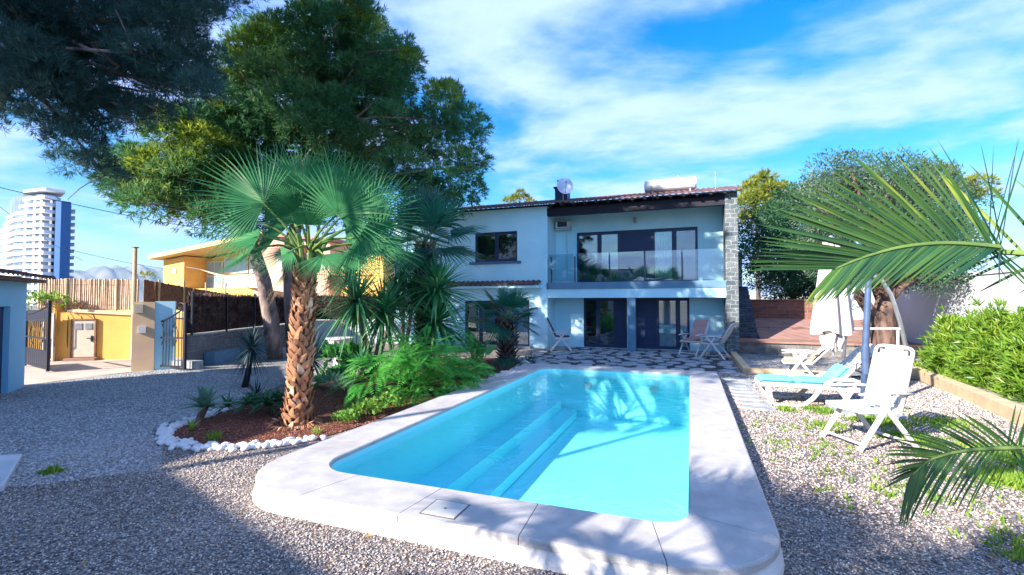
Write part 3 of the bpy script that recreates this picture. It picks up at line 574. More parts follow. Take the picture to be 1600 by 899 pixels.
b = MB(); b.sheet([(1.55, 15.02), (5.4, 15.02), (5.5, 19.99), (1.55, 19.99)], .035); struct(b.build('white_gravel_bed', gravelmat('white_gravel', [(.18, .19, .2), (.45, .46, .47), (.80, .80, .78)], 14)))
# yellow kerb in front of the oleanders + bed + boundary wall
KP = [(5.50, 20.0), (5.52, 16.0), (5.2, 12.5), (4.95, 10.2), (4.75, 7.0), (4.6, 1.)]
b = MB()
for i in range(len(KP)-1):
    a, c = Vector((*KP[i], 0)), Vector((*KP[i+1], 0)); b.add([(a.x, a.y, 0), (c.x, c.y, 0), (c.x+.26, c.y, 0), (a.x+.26, a.y, 0), (a.x, a.y, .24), (c.x, c.y, .24), (c.x+.26, c.y, .24), (a.x+.26, a.y, .24)], [(4, 7, 6, 5)[::-1], (0, 1, 5, 4), (2, 3, 7, 6)])
o = b.build('border_kerb', M['yellow_kerb']); tagp(o, 'long yellow plastered kerb along the foot of the oleander hedge', 'kerb')
b = MB(); b.sheet([(5.76, 20.), (5.3, 11), (4.9, 1), (7.5, 1), (7.5, 20.)], .18); struct(b.build('planting_soil', mat('soil', (.42, .38, .33), (.28, .25, .2), .95, 5, .6, 30)))
b = MB(); b.box(7.5, 7.75, 0., 27, 0, 2.75); b.box(7.46, 7.79, 0., 27.03, 2.75, 2.83); b.box(5.5, 7.5, 26.8, 27, 0, 2.7); o = b.build('boundary_wall', M['white_wall']); tagp(o, 'tall white rendered boundary wall behind the oleander hedge', 'wall')
# ================================================================ LEFT SIDE: hut, gate, street, neighbours
def frame_from(a, c):
    a = Vector((*a, 0)); c = Vector((*c, 0)); d = (c-a).normalized(); nn = Vector((-d.y, d.x, 0)); return a, d, nn, (c-a).length
def obox(mb, a, d, nn, u0, u1, v0, v1, z0, z1):
    P = []
    for z in (z0, z1):
        for (u, v) in ((u0, v0), (u1, v0), (u1, v1), (u0, v1)): p = a+d*u+nn*v; P.append((p.x, p.y, z))
    return mb.add(P, [(0, 3, 2, 1), (4, 5, 6, 7), (0, 1, 5, 4), (1, 2, 6, 5), (2, 3, 7, 6), (3, 0, 4, 7)])
# hut: face runs from the corner toward the camera-left
t = thing('garden_hut', 'hut, blue of shade in its wall colour, with dark doorway and tiled eaves at the left edge', 'hut', (-14.7, 6.4, 0))
a, d, nn, Ln = frame_from((-14.68, 6.43), (-12.3, 4.50))   # nn points away from the yard?
if nn.dot(Vector((0, 0, 0))-a) > 0: nn = -nn
nn = -nn if nn.dot(Vector((5, 5, 0))) > 0 and False else nn
back = Vector((-.78, -.62, 0))
back = back-d*back.dot(d); back.normalize()
b = MB(); obox(b, a, d, back, 0, .93, 0, .25, 0, 2.45); obox(b, a, d, back, .93, 2.2, 0, .25, 1.9, 2.45); obox(b, a, d, back, 2.2, 3.2, 0, .25, 0, 2.45); obox(b, a, d, back, 0, .25, .25, 2.2, 0, 2.45); obox(b, a, d, back, 2.95, 3.2, .25, 2.2, 0, 2.45); obox(b, a, d, back, 0, 3.2, 2.2, 2.4, 0, 2.45)
b.build('wall', M['hut_plaster'], t)
b = MB(); obox(b, a, d, back, .95, 2.18, .1, .16, 0, 1.88); b.build('door', M['shutter'], t)
b = MB(); obox(b, a, d, back, -.15, 3.4, -.3, 2.6, 2.45, 2.53); b.build('eaves', M['dark_wood'], t)
b = MB(); per = .24
nx = int(3.9/.04); rows = 6
for r_ in range(rows):
    k0 = len(b.v)
    for i in range(nx+1):
        u = -.35+3.9*i/nx; zz = .07*abs(math.cos(math.pi*u/per)); v0 = -.42+r_*.5; v1 = v0+.55
        p = a+d*u+back*v0; q = a+d*u+back*v1; b.v += [(p.x, p.y, 2.56+r_*.09+zz), (q.x, q.y, 2.56+(r_+1)*.09+zz-.02), (p.x, p.y, 2.52+r_*.09+zz*.6)]
    for i in range(nx): e = k0+3*i; b.f += [(e, e+1, e+4, e+3), (e+2, e, e+3, e+5)]
b.build('roof', M['tile_roof'], t, smooth=True)
# gate pillars
t = thing('gate_pillar', 'square gate pillar, orange at the front and shade-blue plaster on the side, with an intercom', 'pillar', (-14.8, 9.2, 0))
a = Vector((-14.98, 8.88, 0)); d = Vector((.55, .835, 0)).normalized(); a, d, nn = a, Vector((.62, .785, 0)), Vector((-.785, .62, 0))
b = MB(); obox(b, a, d, nn, 0, .52, 0, .5, 0, 2.0); b.build('pillar', mat('pillar_orange', (.66, .46, .30), (.74, .54, .30), .9, 2), t)
b = MB(); obox(b, a, d, nn, .522, 1.0, .05, .4, 0, 2.02); b.build('side_wall', M['plaster'], t)
b = MB(); obox(b, a, d, nn, .15, .32, -.04, -.003, 1.1, 1.3); b.build('intercom', M['white_paint'], t)
b = MB(); obox(b, a, d, nn, .05, .25, -.09, -.003, 1.68, 1.93); b.build('lamp', mat('lampglass', (.55, .48, .36), None, .4), t)
# wrought iron gate leaves
def gate(name, label, a2, c2, h0, h1, solid):
    t = thing(name, label, 'gate', (a2[0], a2[1], 0), 0, 'wrought iron gate leaves'); a = Vector((*a2, 0)); c = Vector((*c2, 0)); up = Vector((0, 0, 1)); Ln = (c-a).length
    P = lambda u, z: a.lerp(c, u)+up*z
    top = lambda u: h0+(h1-h0)*(u**1.6)
    b = MB(); b.beam(P(0, .04), P(0, h0+.1), .07, .07, (c-a)); b.build('stile', M['iron'], t); b = MB(); b.beam(P(1, .04), P(1, h1+.12), .07, .07, (c-a)); b.build('stile', M['iron'], t)
    b = MB(); b.tube([P(u/10, top(u/10)) for u in range(11)], .025, 6); b.build('top_rail', M['iron'], t)
    for zz_ in ((.12, .95, 1.45) if solid else (.12, .95)): b = MB(); b.beam(P(0, zz_), P(1, zz_), .035, .045); b.build('rail', M['iron'], t)
    b = MB(); k = 11
    for i in range(1, k): u = i/k; b.tube([P(u, .1), P(u, top(u))], .011, 5)
    b.build('bar', M['iron'], t)
    if solid:
        b = MB(); b.beam(P(.02, .36), P(.98, .36), .012, .52); b.build('kick_plate', M['iron'], t)
        b = MB(); b.beam(P(.02, 1.62), P(.98, 1.62), .012, .28); b.build('top_plate', M['iron'], t)
    b = MB()
    for u0 in (.3, .7):
        for s in (-1, 1):
            b = MB(); b.tube([P(u0+s*.10*math.sin(j/12*math.pi)*(1 if j < 7 else 1)*(.9), .72+j*.055) for j in range(13)], .010, 5); b.build('scroll', M['iron'], t)
    # curl on top
    b = MB(); b.tube([P(.86+.12*math.cos(j*.5)*(1-j/18), h1+.02+.12*math.sin(j*.5)*(1-j/18)) for j in range(16)], .014, 5); b.build('finial', M['iron'], t)
    b = MB(); b.tube([P(.02+.1*math.cos(j*.5)*(1-j/18), h0+.12+.08*math.sin(j*.5)*(1-j/18)) for j in range(14)], .012, 5); b.build('finial', M['iron'], t)
    return t
gate('entrance_gate', 'open dark iron gate leaf with solid lower panel beside the hut', tuple(PD(41, 500, 14.6)[:2]), tuple(PD(77, 500, 13.4)[:2]), 1.62, 1.92, True)
gate('entrance_gate', 'open iron gate leaf of plain bars beside the orange pillar', (-14.98, 9.40), (-13.75, 9.55), 1.35, 1.85, False)
b = MB(); b.beam((-14.4, 9.7, .13), (-13.6, 9.9, .13), .28, .26); o = b.build('stone_block', M['flag']); tagp(o, 'low pale stone block behind the barred gate leaf', 'block')
# garage across the street: the face runs along gd from ga
def bear(px, a, d):
    r_ = ray(px, 480); return (a.x*r_[1]-a.y*r_[0])/(d.y*r_[0]-d.x*r_[1])
ga = Vector((-20.1, 9.6, 0)); gd = Vector((.8, .6, 0)); gn = Vector((-.6, .8, 0)); B_ = lambda px: bear(px, ga, gd)
t = thing('garage', 'low yellow garage with a cream metal door across the street', 'garage', (-19.5, 10.2, 0))
b = MB(); P = []
u1 = B_(300)
for (u, v, z) in ((0, 0, 0), (u1, 0, 0), (u1, 5, 0), (0, 5, 0), (0, 0, 1.66), (u1, 0, 1.38), (u1, 5, 1.38), (0, 5, 1.66)): p = ga+gd*u+gn*v; P.append((p.x, p.y, z))
b.add(P, [(0, 3, 2, 1), (4, 5, 6, 7), (0, 1, 5, 4), (1, 2, 6, 5), (2, 3, 7, 6), (3, 0, 4, 7)]); obox(b, ga, gd, gn, B_(84), 0, -.04, .4, 0, 1.95); b.build('wall', M['yellow_wall'], t)
b = MB(); p0 = ga+gd*.45+gn*.1; p1 = ga+gd*u1+gn*.1; b.beam((p0.x, p0.y, 1.70), (p1.x, p1.y, 1.46), .3, .11); b.build('coping', mat('cap_yellow', (.84, .68, .40), (.76, .6, .36), .9), t)
d0, d1 = B_(116), B_(150)
dd = MB(); obox(dd, ga, gd, gn, d0, d1, -.05, -.004, .12, 1.36); dr = dd.build('door', M['door_cream'], t)
b = MB(); obox(b, ga, gd, gn, d0-.05, d0-.003, -.07, -.002, .1, 1.42); obox(b, ga, gd, gn, d1+.003, d1+.05, -.07, -.002, .1, 1.42); obox(b, ga, gd, gn, d0-.05, d1+.05, -.07, -.002, 1.365, 1.42); b.build('door_frame', M['reed_brown'], dr)
w_ = d1-d0
for f0 in (.1, .56):
    b = MB()
    for k in range(5): obox(b, ga, gd, gn, d0+w_*f0, d0+w_*(f0+.33), -.07, -.052, 1.06+k*.045, 1.09+k*.045)
    b.build('louvre', M['grey_metal'], dr)
b = MB(); obox(b, ga, gd, gn, d1-.2, d1-.04, -.1, -.08, .74, .77); obox(b, ga, gd, gn, d1-.09, d1-.04, -.08, -.052, .64, .84); b.build('handle', M['iron'], dr)
b = MB(); obox(b, ga, gd, gn, d0-.1, d1+.15, -.35, -.003, 0, .10); b.build('door_step', M['terracotta'], t)
t = thing('service_gate', 'narrow cream metal gate with bars at the end of the yellow garage', 'gate', (-20, 9.3, 0))
a = ga+gd*(B_(76))-gn*.2; c = ga+gd*(B_(91))-gn*.2
for q in (a, c): b = MB(); b.beam(q+Vector((0, 0, .02)), q+Vector((0, 0, 1.62)), .06, .06, (0, 1, 0)); b.build('stile', M['door_cream'], t)
for z in (.08, .8, 1.59): b = MB(); b.beam(a+Vector((0, 0, z)), c+Vector((0, 0, z)), .05, .06); b.build('rail', M['door_cream'], t)
b = MB()
for k in range(1, 7): p = a.lerp(c, k/7); b.tube([p+Vector((0, 0, .08)), p+Vector((0, 0, .8))], .01, 5)
b.build('bar', M['grey_metal'], t)
b = MB(); b.beam(a.lerp(c, .1)+Vector((0, 0, 1.2)), a.lerp(c, .9)+Vector((0, 0, 1.2)), .012, .72); b.build('panel', M['yellow_wall'], t)
wa = ga+gd*B_(84); wb = PD(20, 480, 15.5); b = MB(); b.beam((wa.x, wa.y, .68), (wb[0], wb[1], .68), .25, 1.36); b.beam((wa.x, wa.y, 1.41), (wb[0], wb[1], 1.41), .32, .1); o = b.build('street_wall', M['yellow_wall']); tagp(o, 'pale yellow wall along the street seen through the dark gate leaf', 'wall')
# cane fence on the garage
def canes(name, label, a, c, z0, z1, m, step, w_, group=None, zc0=None, zc1=None, posts=3):
    a = Vector(a); c = Vector(c); t = thing(name, label, 'fence', tuple(a)); n_ = int((c-a).length/step); b = MB()
    for i in range(n_):
        u = i/n_; p = a.lerp(c, u); zb = z0+(0 if zc0 is None else (zc0-z0)*u); zt = z1+(0 if zc1 is None else (zc1-z1)*u)
        b.beam((p.x+random.uniform(-.012, .012), p.y, zb+random.uniform(-.02, .0)), (p.x+random.uniform(-.012, .012), p.y+random.uniform(-.015, .015), zt+random.uniform(-.018, .018)), w_*random.uniform(.7, 1.1), w_*random.uniform(.6, 1.), (1, 0, 0))
    b.build('canes', m, t)
    for k in range(posts):
        p = a.lerp(c, (k+.5)/posts); q = MB(); q.tube([(p.x+.06, p.y, z0-.1), (p.x+.06, p.y, z1+.02)], .035, 8); q.build('post', M['yellow_kerb'], t)
    q = MB()
    for z in (z0+.15, z1-.2): q.beam(a+Vector((.03, 0, z)), c+Vector((.03, 0, z if zc1 is None else z+(zc1-z1))), .02, .012)
    q.build('wire', M['reed_brown'], t)
    return t
fa_ = ga+gd*B_(50)+gn*.35; fb_ = ga+gd*B_(210)+gn*.35
canes('cane_fence', 'light bamboo cane fence along the top of the yellow garage', tuple(fa_), tuple(fb_), 1.74, 2.80, M['reed_light'], .06, .058, posts=2)
re_ = PD(365, 463, 21.5); canes('reed_fence', 'brown reed screen behind the street, right of the tall wooden pole', (fb_.x+.1, fb_.y+.1, 0), (float(re_[0]), float(re_[1]), 0), 1.7, 2.80, M['reed_brown'], .055, .06, zc0=1.7, zc1=2.3, posts=4)
po = ga+gd*B_(211)-gn*.08
t = thing('utility_pole', 'tall weathered wooden pole standing between the two reed screens', 'pole', (po.x, po.y, 0)); b = MB(); b.tube([(po.x, po.y, 0), (po.x, po.y, 3.9)], [.075, .06], 10); b.build('pole', M['yellow_kerb'], t)
b = MB(); b.box(po.x-.08, po.x+.08, po.y-.08, po.y+.08, 3.9, 3.93); b.build('cap', M['reed_brown'], t)
# block wall with heather panel fence
a2, c2 = (-14.2, 9.97), (-17.0, 16.3)
FA = Vector((-14.3, 10.0, 0)); FC = Vector((-17.3, 17.0, 0)); fd = (FC-FA).normalized(); fn = Vector((fd.y, -fd.x, 0))
if fn.dot(-FA) < 0: fn = -fn
t = thing('block_wall', 'low grey concrete block wall under the heather fence', 'wall', tuple(FA))
b = MB(); b.beam(FA+Vector((0, 0, .48)), FC+Vector((0, 0, .48)), .22, .96); b.build('blocks', M['block'], t)
b = MB(); b.beam(FA+Vector((0, 0, .985)), FC+Vector((0, 0, .985)), .26, .05); b.build('cap', M['flag'], t)
for k, (u0, u1) in enumerate(((.6, 2.1), (2.3, 3.9))):
    b = MB(); p = FA+fd*u0+fn*.32; q = FA+fd*u1+fn*.32; b.beam(p+Vector((0, 0, .2)), q+Vector((0, 0, .2)), .35, .4); o = b.build('planter_trough', M['slab'], None, bevel=.02)
    tagp(o, ['dark blue planter trough at the foot of the block wall, nearer the gate', 'dark blue planter trough at the foot of the block wall, farther from the gate'][k], 'planter', 'planter troughs under the fence')
def heather(name, label, A_, C_, z0, z1, n_, posts):
    t = thing(name, label, 'fence', tuple(A_)); dd = (C_-A_).normalized(); Ln = (C_-A_).length
    b = MB(); b.beam(A_+Vector((0, 0, (z0+z1)/2)), C_+Vector((0, 0, (z0+z1)/2)), .05, z1-z0-.04); b.build('backing', M['heather_core'], t)
    P = np.stack([np.array(A_)+np.array(dd)*u for u in rng.uniform(0, Ln, n_)]); P[:, 2] = rng.uniform(z0+.02, z1-.05, n_); P[:, :2] += np.array(fn)[:2]*rng.uniform(.02, .09, n_)[:, None]
    D = np.stack([rng.normal(0, .35, n_), rng.normal(0, .35, n_), np.ones(n_)], 1)
    V, F = leaves(P, D, rng.uniform(.08, .2, n_), .028, .1); npmesh('heather', V, F, M['heather'], t)
    q = MB()
    for k in range(posts+1): p = A_.lerp(C_, k/posts)+fn*.13; q = MB(); q.beam(p+Vector((0, 0, z0-.05)), p+Vector((0, 0, z1+.1)), .05, .05, dd); q.build('post', M['iron'], t)
    q = MB()
    for z in (z0+.1, z0+.45, z0+.8, z1-.06): q.beam(A_+fn*.12+Vector((0, 0, z)), C_+fn*.12+Vector((0, 0, z)), .008, .008)
    q.build('mesh_wire', M['iron'], t); return t
heather('heather_fence', 'dark heather screen fence with thin iron posts on the block wall', FA, FC, 1.02, 2.22, 16000, 4)
FD = Vector((-12.0, 20.5, 0))
heather('heather_fence', 'dark heather screen fence behind the yuccas, above the low blue white wall', FC, FD, 1.15, 2.3, 9000, 3)
b = MB(); b.beam(FC+Vector((0, 0, .57)), FD+Vector((0, 0, .57)), .22, 1.14); o = b.build('garden_wall', M['white_wall']); tagp(o, 'low white wall under the far heather fence, seen between the yucca trunks', 'wall')
b = MB(); b.beam(FA+Vector((-.1, .1, 1.6)), FA+Vector((-.1, .1, 1.6))+Vector((.01, 0, 0)), .1, .1)
# neighbour house ------------------------------------------------
t = thing('neighbour_house', 'yellow and peach modern house with sloping roof and wide white framed windows', 'house', (-36, 30, 0))
def bl(x0, x1, y0, y1, z0, z1l, z1r, name, m, par=t):
    b = MB(); b.add([(x0, y0, z0), (x1, y0, z0), (x1, y1, z0), (x0, y1, z0), (x0, y0, z1l), (x1, y0, z1r), (x1, y1, z1r), (x0, y1, z1l)], [(0, 3, 2, 1), (4, 5, 6, 7), (0, 1, 5, 4), (1, 2, 6, 5), (2, 3, 7, 6), (3, 0, 4, 7)]); return b.build(name, m, par)
bl(-46.3, -43.5, 30, 38, 0, 5.9, 6.2, 'side_wall', M['yellow_wall'])
bl(-43.5, -34.4, 32.2, 38, 0, 6.1, 7.3, 'back_wall', M['yellow_wall'])
bl(-43.5, -34.4, 30, 32.2, 0, 3.2, 3.2, 'terrace', M['yellow_wall'])
bl(-46.8, -33.6, 29.4, 39, 6.0, 6.55, 6.55, 'roof_slab', M['yellow_wall']) if False else None
b = MB(); b.add([(-47, 29.0, 5.95), (-32.8, 29.0, 7.45), (-32.8, 39, 7.45), (-47, 39, 5.95), (-47, 29.0, 6.3), (-32.8, 29.0, 7.85), (-32.8, 39, 7.85), (-47, 39, 6.3)], [(0, 3, 2, 1), (4, 5, 6, 7), (0, 1, 5, 4), (1, 2, 6, 5), (2, 3, 7, 6), (3, 0, 4, 7)]); b.build('roof', mat('roof_yellow', (.70, .50, .24), (.66, .46, .22), .9), t)
bl(-34.4, -26.4, 29.6, 38, 0, 7.6, 6.7, 'peach_wall', M['peach_wall'])
b = MB(); b.add([(-34.9, 29.2, 7.7), (-26.0, 29.2, 6.7), (-26.0, 38, 6.7), (-34.9, 38, 7.7), (-34.9, 29.2, 7.95), (-26.0, 29.2, 6.95), (-26.0, 38, 6.95), (-34.9, 38, 7.95)], [(0, 3, 2, 1), (4, 5, 6, 7), (0, 1, 5, 4), (1, 2, 6, 5), (2, 3, 7, 6), (3, 0, 4, 7)]); b.build('roof', M['terracotta'], t)
bl(-26.4, -22.0, 30.4, 38, 0, 5.6, 5.6, 'annex_wall', M['yellow_wall'])
for (xa, xb, za, zb) in ((-43.3, -41.2, 4.65, 5.85), (-41.0, -38.0, 4.65, 6.15), (-37.8, -34.7, 4.65, 6.6), (-43.3, -41.2, 3.3, 4.5), (-41.0, -38.0, 3.3, 4.5), (-37.8, -34.7, 3.3, 4.5)):
    b = MB(); b.box(xa, xb, 32.02, 32.12, za, zb); f = b.build('window', M['white_paint'], t)
    mid = (xa+xb)/2
    for (p, q) in ((xa+.12, mid-.05), (mid+.05, xb-.12)):
        b = MB(); b.box(p, q, 31.99, 32.01, za+.12, zb-.12); b.build('pane', mat('sky_pane', (.30, .45, .55), (.2, .32, .42), .05, .6, spec=1.), f)
b = MB(); b.box(-45.0, -44.5, 29.93, 29.99, 4.6, 5.1); b.build('wall_lamp', M['white_paint'], t)
b = MB(); b.box(-31.8, -29.2, 29.5, 29.59, 3.0, 5.6); f = b.build('window', M['white_paint'], t); b = MB(); b.box(-31.3, -29.5, 29.46, 29.49, 3.2, 4.7); b.build('shutter', M['terracotta'], f)
b = MB(); b.box(-27.2, -26.7, 29.5, 29.59, 4.6, 5.1); b.build('meter_box', M['white_paint'], t)
t = thing('shade_sail', 'triangular cream shade sail stretched in front of the neighbour house', 'shade sail', (-34, 29, 3))
P = [Vector((-40.8, 29.5, 4.9)), Vector((-30.2, 28.8, 4.35)), Vector((-29.6, 29.0, 2.7)), Vector((-33.5, 28.5, 3.2))]; b = MB(); nn_ = 10
for i in range(nn_+1):
    for j in range(nn_+1):
        u, v = i/nn_, j/nn_; p = P[0].lerp(P[1], u).lerp(P[3].lerp(P[2], u), v); p = P[0].lerp(p, .15+.85*max(u, v)) if False else p; b.v.append((p.x, p.y, p.z-.5*math.sin(math.pi*u)*(1-v)))
b.f = [(i*(nn_+1)+j, (i+1)*(nn_+1)+j, (i+1)*(nn_+1)+j+1, i*(nn_+1)+j+1) for i in range(nn_) for j in range(nn_)]
o = b.build('sail_cloth', M['cream_fabric'], t, smooth=True); sm = o.modifiers.new('s', 'SOLIDIFY'); sm.thickness = .02
b = MB(); b.tube([P[0], (-43.2, 30, 5.2)], .02, 5); b.tube([P[1], (-29, 29.6, 4.6)], .02, 5); b.build('rope', M['grey_metal'], t)
# tower block ----------------------------------------------------
DT = 260.
def tw(px, py, dep=DT): return PD(px, py, dep)
base = tw(60, 472); ex = np.array([.80, .60, 0]); 
TL = tw(8, 400); TM = tw(82, 400); TR = tw(108, 400)
t = thing('tower_block', 'tall white apartment tower with stacked balconies and a dark blue end wall', 'tower block', (float(TM[0]), float(TM[1]), 0))
C0 = np.array([TM[0], TM[1]]); v1 = np.array([TL[0]-TM[0], TL[1]-TM[1]]); 
dep1 = np.array([_f[0], _f[1]]); dep1 /= np.linalg.norm(dep1)
latv = np.array([_r[0], _r[1]])
SCL = DT/FPX
def tp(lat, dp, z): p = PD(82+lat/SCL, 472, DT+dp); return (float(p[0]), float(p[1]), z)
hz = lambda py: H+(472-py)*SCL
def tprism(mb, P, z0, z1): 
    q = [tp(l_, d_, 0) for l_, d_ in P]; mb.prism([(a[0], a[1]) for a in q], z0, z1)
# plan: front face from lat -26 to -6 (depth 6..0), chamfer -6..-0, then blue blade
ZTOP = hz(292)
core = MB(); tprism(core, [(-22, 9), (-7, 3), (-1, 6), (3, 14), (-6, 30), (-26, 24)], 0, ZTOP-3); core.build('glazed_core', M['tower_glass'], t)
fl = 0; z = hz(304)
for k in range(16):
    zz = hz(304)-k*(hz(304)-hz(315)); 
    ext = min(k, 5)*1.6
    b = MB(); tprism(b, [(-19-ext, 8+ext*.3), (-6, 0), (0, 4.5), (1.5, 12), (-6, 31), (-24-ext, 25)], zz-1.75, zz); b.build('balcony_band', M['tower_white'], t)
b = MB(); tprism(b, [(-18, 6), (-5.5, 0), (5.5, 7), (3, 18), (-18, 18)], ZTOP-1.4, ZTOP); b.build('roof_slab', M['tower_white'], t)
b = MB(); tprism(b, [(0.2, 2.5), (3.3, 1.5), (8.6, 5), (9, 14), (2, 16)], 0, hz(312)); b.build('blue_blade', M['tower_blue'], t)
for k in range(13):
    zz = hz(320)-k*(hz(304)-hz(315)); b = MB(); tprism(b, [(8.2, 12), (11.2, 12), (11, 18), (8.4, 18)], zz-1.5, zz); b.build('end_balcony', M['tower_white'], t)
for k in range(16):
    zz = hz(304)-k*(hz(304)-hz(315))-1.75
    for (l_, d_) in ((-17, 6.9), (-12, 4.6), (-8.5, 3.2), (-3, 4.2)): b = MB(); tprism(b, [(l_, d_), (l_+1.4, d_-.5), (l_+1.5, d_+1.2), (l_, d_+1.5)], zz-2.3, zz-.02); b.build('pier', M['tower_white'], t)
# mountains ------------------------------------------------------
b = MB(); nx_, ny_ = 420, 26; rm = random.Random(3); ph = [rm.uniform(0, 6.28) for _ in range(9)]
for i in range(nx_+1):
    az = R(-92+i*74/nx_); i_ = i; i = i*160/nx_
    hgt = 340+35*math.sin(i*.09+ph[0])+28*math.sin(i*.23+ph[1])+14*math.sin(i*.55+ph[2])+7*math.sin(i*1.1+ph[3]); hgt *= min(1, (160-i)/45+.15)
    for j in range(ny_+1):
        v = j/ny_; rad = 5600+1500*v; prof = (math.sin(min(1, v*1.25)*math.pi/2))**1.6 if v < .85 else 1-(v-.85)*2
        jj = j*14/ny_; zz = hgt*prof*(1+.05*math.sin(i*.8+jj*1.3)+.04*math.sin(i*1.9+jj)+.02*math.sin(i*4.3+jj*2)); b.v.append((math.sin(az)*rad, math.cos(az)*rad, zz-3))
b.f = [(i*(ny_+1)+j, (i+1)*(ny_+1)+j, (i+1)*(ny_+1)+j+1, i*(ny_+1)+j+1) for i in range(nx_) for j in range(ny_)]
struct(b.build('mountains', M['mountain'], smooth=True))
hz_m = bpy.data.materials.new('haze'); hz_m.use_nodes = True; hn = hz_m.node_tree.nodes; hn.remove(hn['Principled BSDF']); pv = hn.new('ShaderNodeVolumePrincipled'); pv.inputs['Color'].default_value = (.40, .66, 1, 1); pv.inputs['Density'].default_value = .00005; pv.inputs['Anisotropy'].default_value = 0; hz_m.node_tree.links.new(pv.outputs[0], hn['Material Output'].inputs['Volume'])
b = MB(); b.box(-8995, 8995, -8995, 8995, -2, 620); hb = b.build('haze', hz_m); hb['kind'] = 'stuff'; hb['label'] = 'thin blue air between the yard and the far mountains'
# overhead cables ------------------------------------------------
def cable(p, q, sag, label, r_=.018):
    b = MB(); p = Vector(p); q = Vector(q); b.tube([p.lerp(q, k/24)-Vector((0, 0, sag*4*(k/24)*(1-k/24))) for k in range(25)], r_, 5); tagp(b.build('overhead_cable', M['iron']), label, 'cable', 'overhead cables')
cable(PD(-30, 286, 22), PD(440, 374, 34), .3, 'upper overhead cable sagging past the white tower')
cable(PD(100, 388, 45), PD(300, 425, 60), .3, 'lower thin overhead cable crossing above the cane fence', .02)
cable(PD(-30, 300, 60), PD(130, 408, 90), .6, 'thin overhead cable in front of the tower block balconies', .03)
# tray at the left edge
t = thing('shower_tray', 'white square plastic tray lying on the gravel at the left edge', 'tray', (-7.5, 3.1, 0))
q = [G(-45, 722), G(35, 718), G(6, 769), G(-90, 775)]; cen = sum(q)/4
def insetq(q, k, z): return [tuple((p+(cen-p)*k)[:2])+(z,) for p in q]
b = MB(); lv = [insetq(q, 0, 0), insetq(q, 0, .07), insetq(q, .12, .07), insetq(q, .2, .03)]
for l_ in lv: b.v += l_
for i in range(3): b.f += [(i*4+k, i*4+(k+1) % 4, (i+1)*4+(k+1) % 4, (i+1)*4+k) for k in range(4)]
b.f.append((12, 13, 14, 15)); b.build('tray', M['white_plastic'], t, bevel=.01)
b = MB(); b.tube([(float(cen[0]), float(cen[1]), .028), (float(cen[0]), float(cen[1]), .036)], .04, 12); b.build('drain', M['grey_metal'], t)
# ================================================================ UNSEEN BLOCKS and post added to throw the foreground shade
t = thing('shade_block_tall', 'tall unseen block added behind the camera on the left to shade the driveway', 'house', (-18, -8, 0))
b = MB(); b.box(-21.5, -14.6, -12, -5, 0, 8.3); b.build('wall', M['white_wall'], t); b = MB(); b.box(-21.5, -14.6, -12, -5, 8.303, 8.4); b.build('roof', M['tile_roof'], t)
t = thing('shade_block_low', 'lower unseen block added behind the camera to shade the left foreground', 'house', (-10, -7, 0))
b = MB(); b.prism([(-14.55, -3.55), (-5.0, -6.6), (-6.5, -11.5), (-14.55, -9.5)], 0, 5.0); b.build('wall', M['white_wall'], t); b = MB(); b.prism([(-14.5, -3.55), (-4.9, -6.55), (-6.4, -11.6), (-14.55, -9.6)], 5.003, 5.1); b.build('roof', M['tile_roof'], t)
t = thing('shadow_post', 'tall slender unseen post added to throw the thin shadow stripe', 'lamp', (-10.7, -4.1, 0))
b = MB(); b.tube([(-10.75, -4.15, 0), (-10.75, -4.15, 10.2)], [.10, .07], 10); b.build('post', M['grey_metal'], t); b = MB(); b.tube([(-10.75, -4.15, 10.2), (-10.2, -4.3, 10.3)], [.05, .05], 8); b.build('arm', M['grey_metal'], t)
# ================================================================ VEGETATION
def puff_needles(cent, rad, r, tufts_per_m2=26, needles=8, ln=.24, wd=.03, up=.35):
    """foliage puffs: tufts near each puff's shell, needles bristling outward"""
    P = []; D = []
    for c, ra in zip(cent, rad):
        k = int(tufts_per_m2*4*math.pi*ra*ra*.55); d = nrm(r.normal(size=(k, 3))); d[:, 2] = np.where(r.random(k) < .7, np.abs(d[:, 2]), d[:, 2]); rr = ra*(.45+.6*r.random(k)**.6)
        p = np.asarray(c)+d*rr[:, None]*np.array([1, 1, .78]); P.append(p); D.append(d)
    P = np.concatenate(P); D = np.concatenate(D); P = np.repeat(P, needles, 0); D = np.repeat(D, needles, 0)
    D = nrm(D+r.normal(0, .75, P.shape)+np.array([0, 0, up])); return leaves(P, D, ln*r.uniform(.6, 1.15, len(P)), wd, .05, r)
def limb(mb, p, q, r0, r1, bend=.12, n=6, sides=7):
    p = Vector(p); q = Vector(q); L_ = (q-p).length; o = Vector((random.uniform(-1, 1), random.uniform(-1, 1), random.uniform(0, 1)))*L_*bend
    mb.tube([p.lerp(q, k/n)+o*math.sin(math.pi*k/n) for k in range(n+1)], [r0+(r1-r0)*k/n for k in range(n+1)], sides, wob=.12)
def pick(poly, k, r, sep):
    xs = [p[0] for p in poly]; ys = [p[1] for p in poly]; out = []; tries = 0
    while len(out) < k and tries < 6000:
        tries += 1; x = r.uniform(min(xs), max(xs)); y = r.uniform(min(ys), max(ys))
        if inpoly(x, y, poly) and all((x-a)**2+(y-b_)**2 > sep*sep for a, b_ in out): out.append((x, y))
    return out
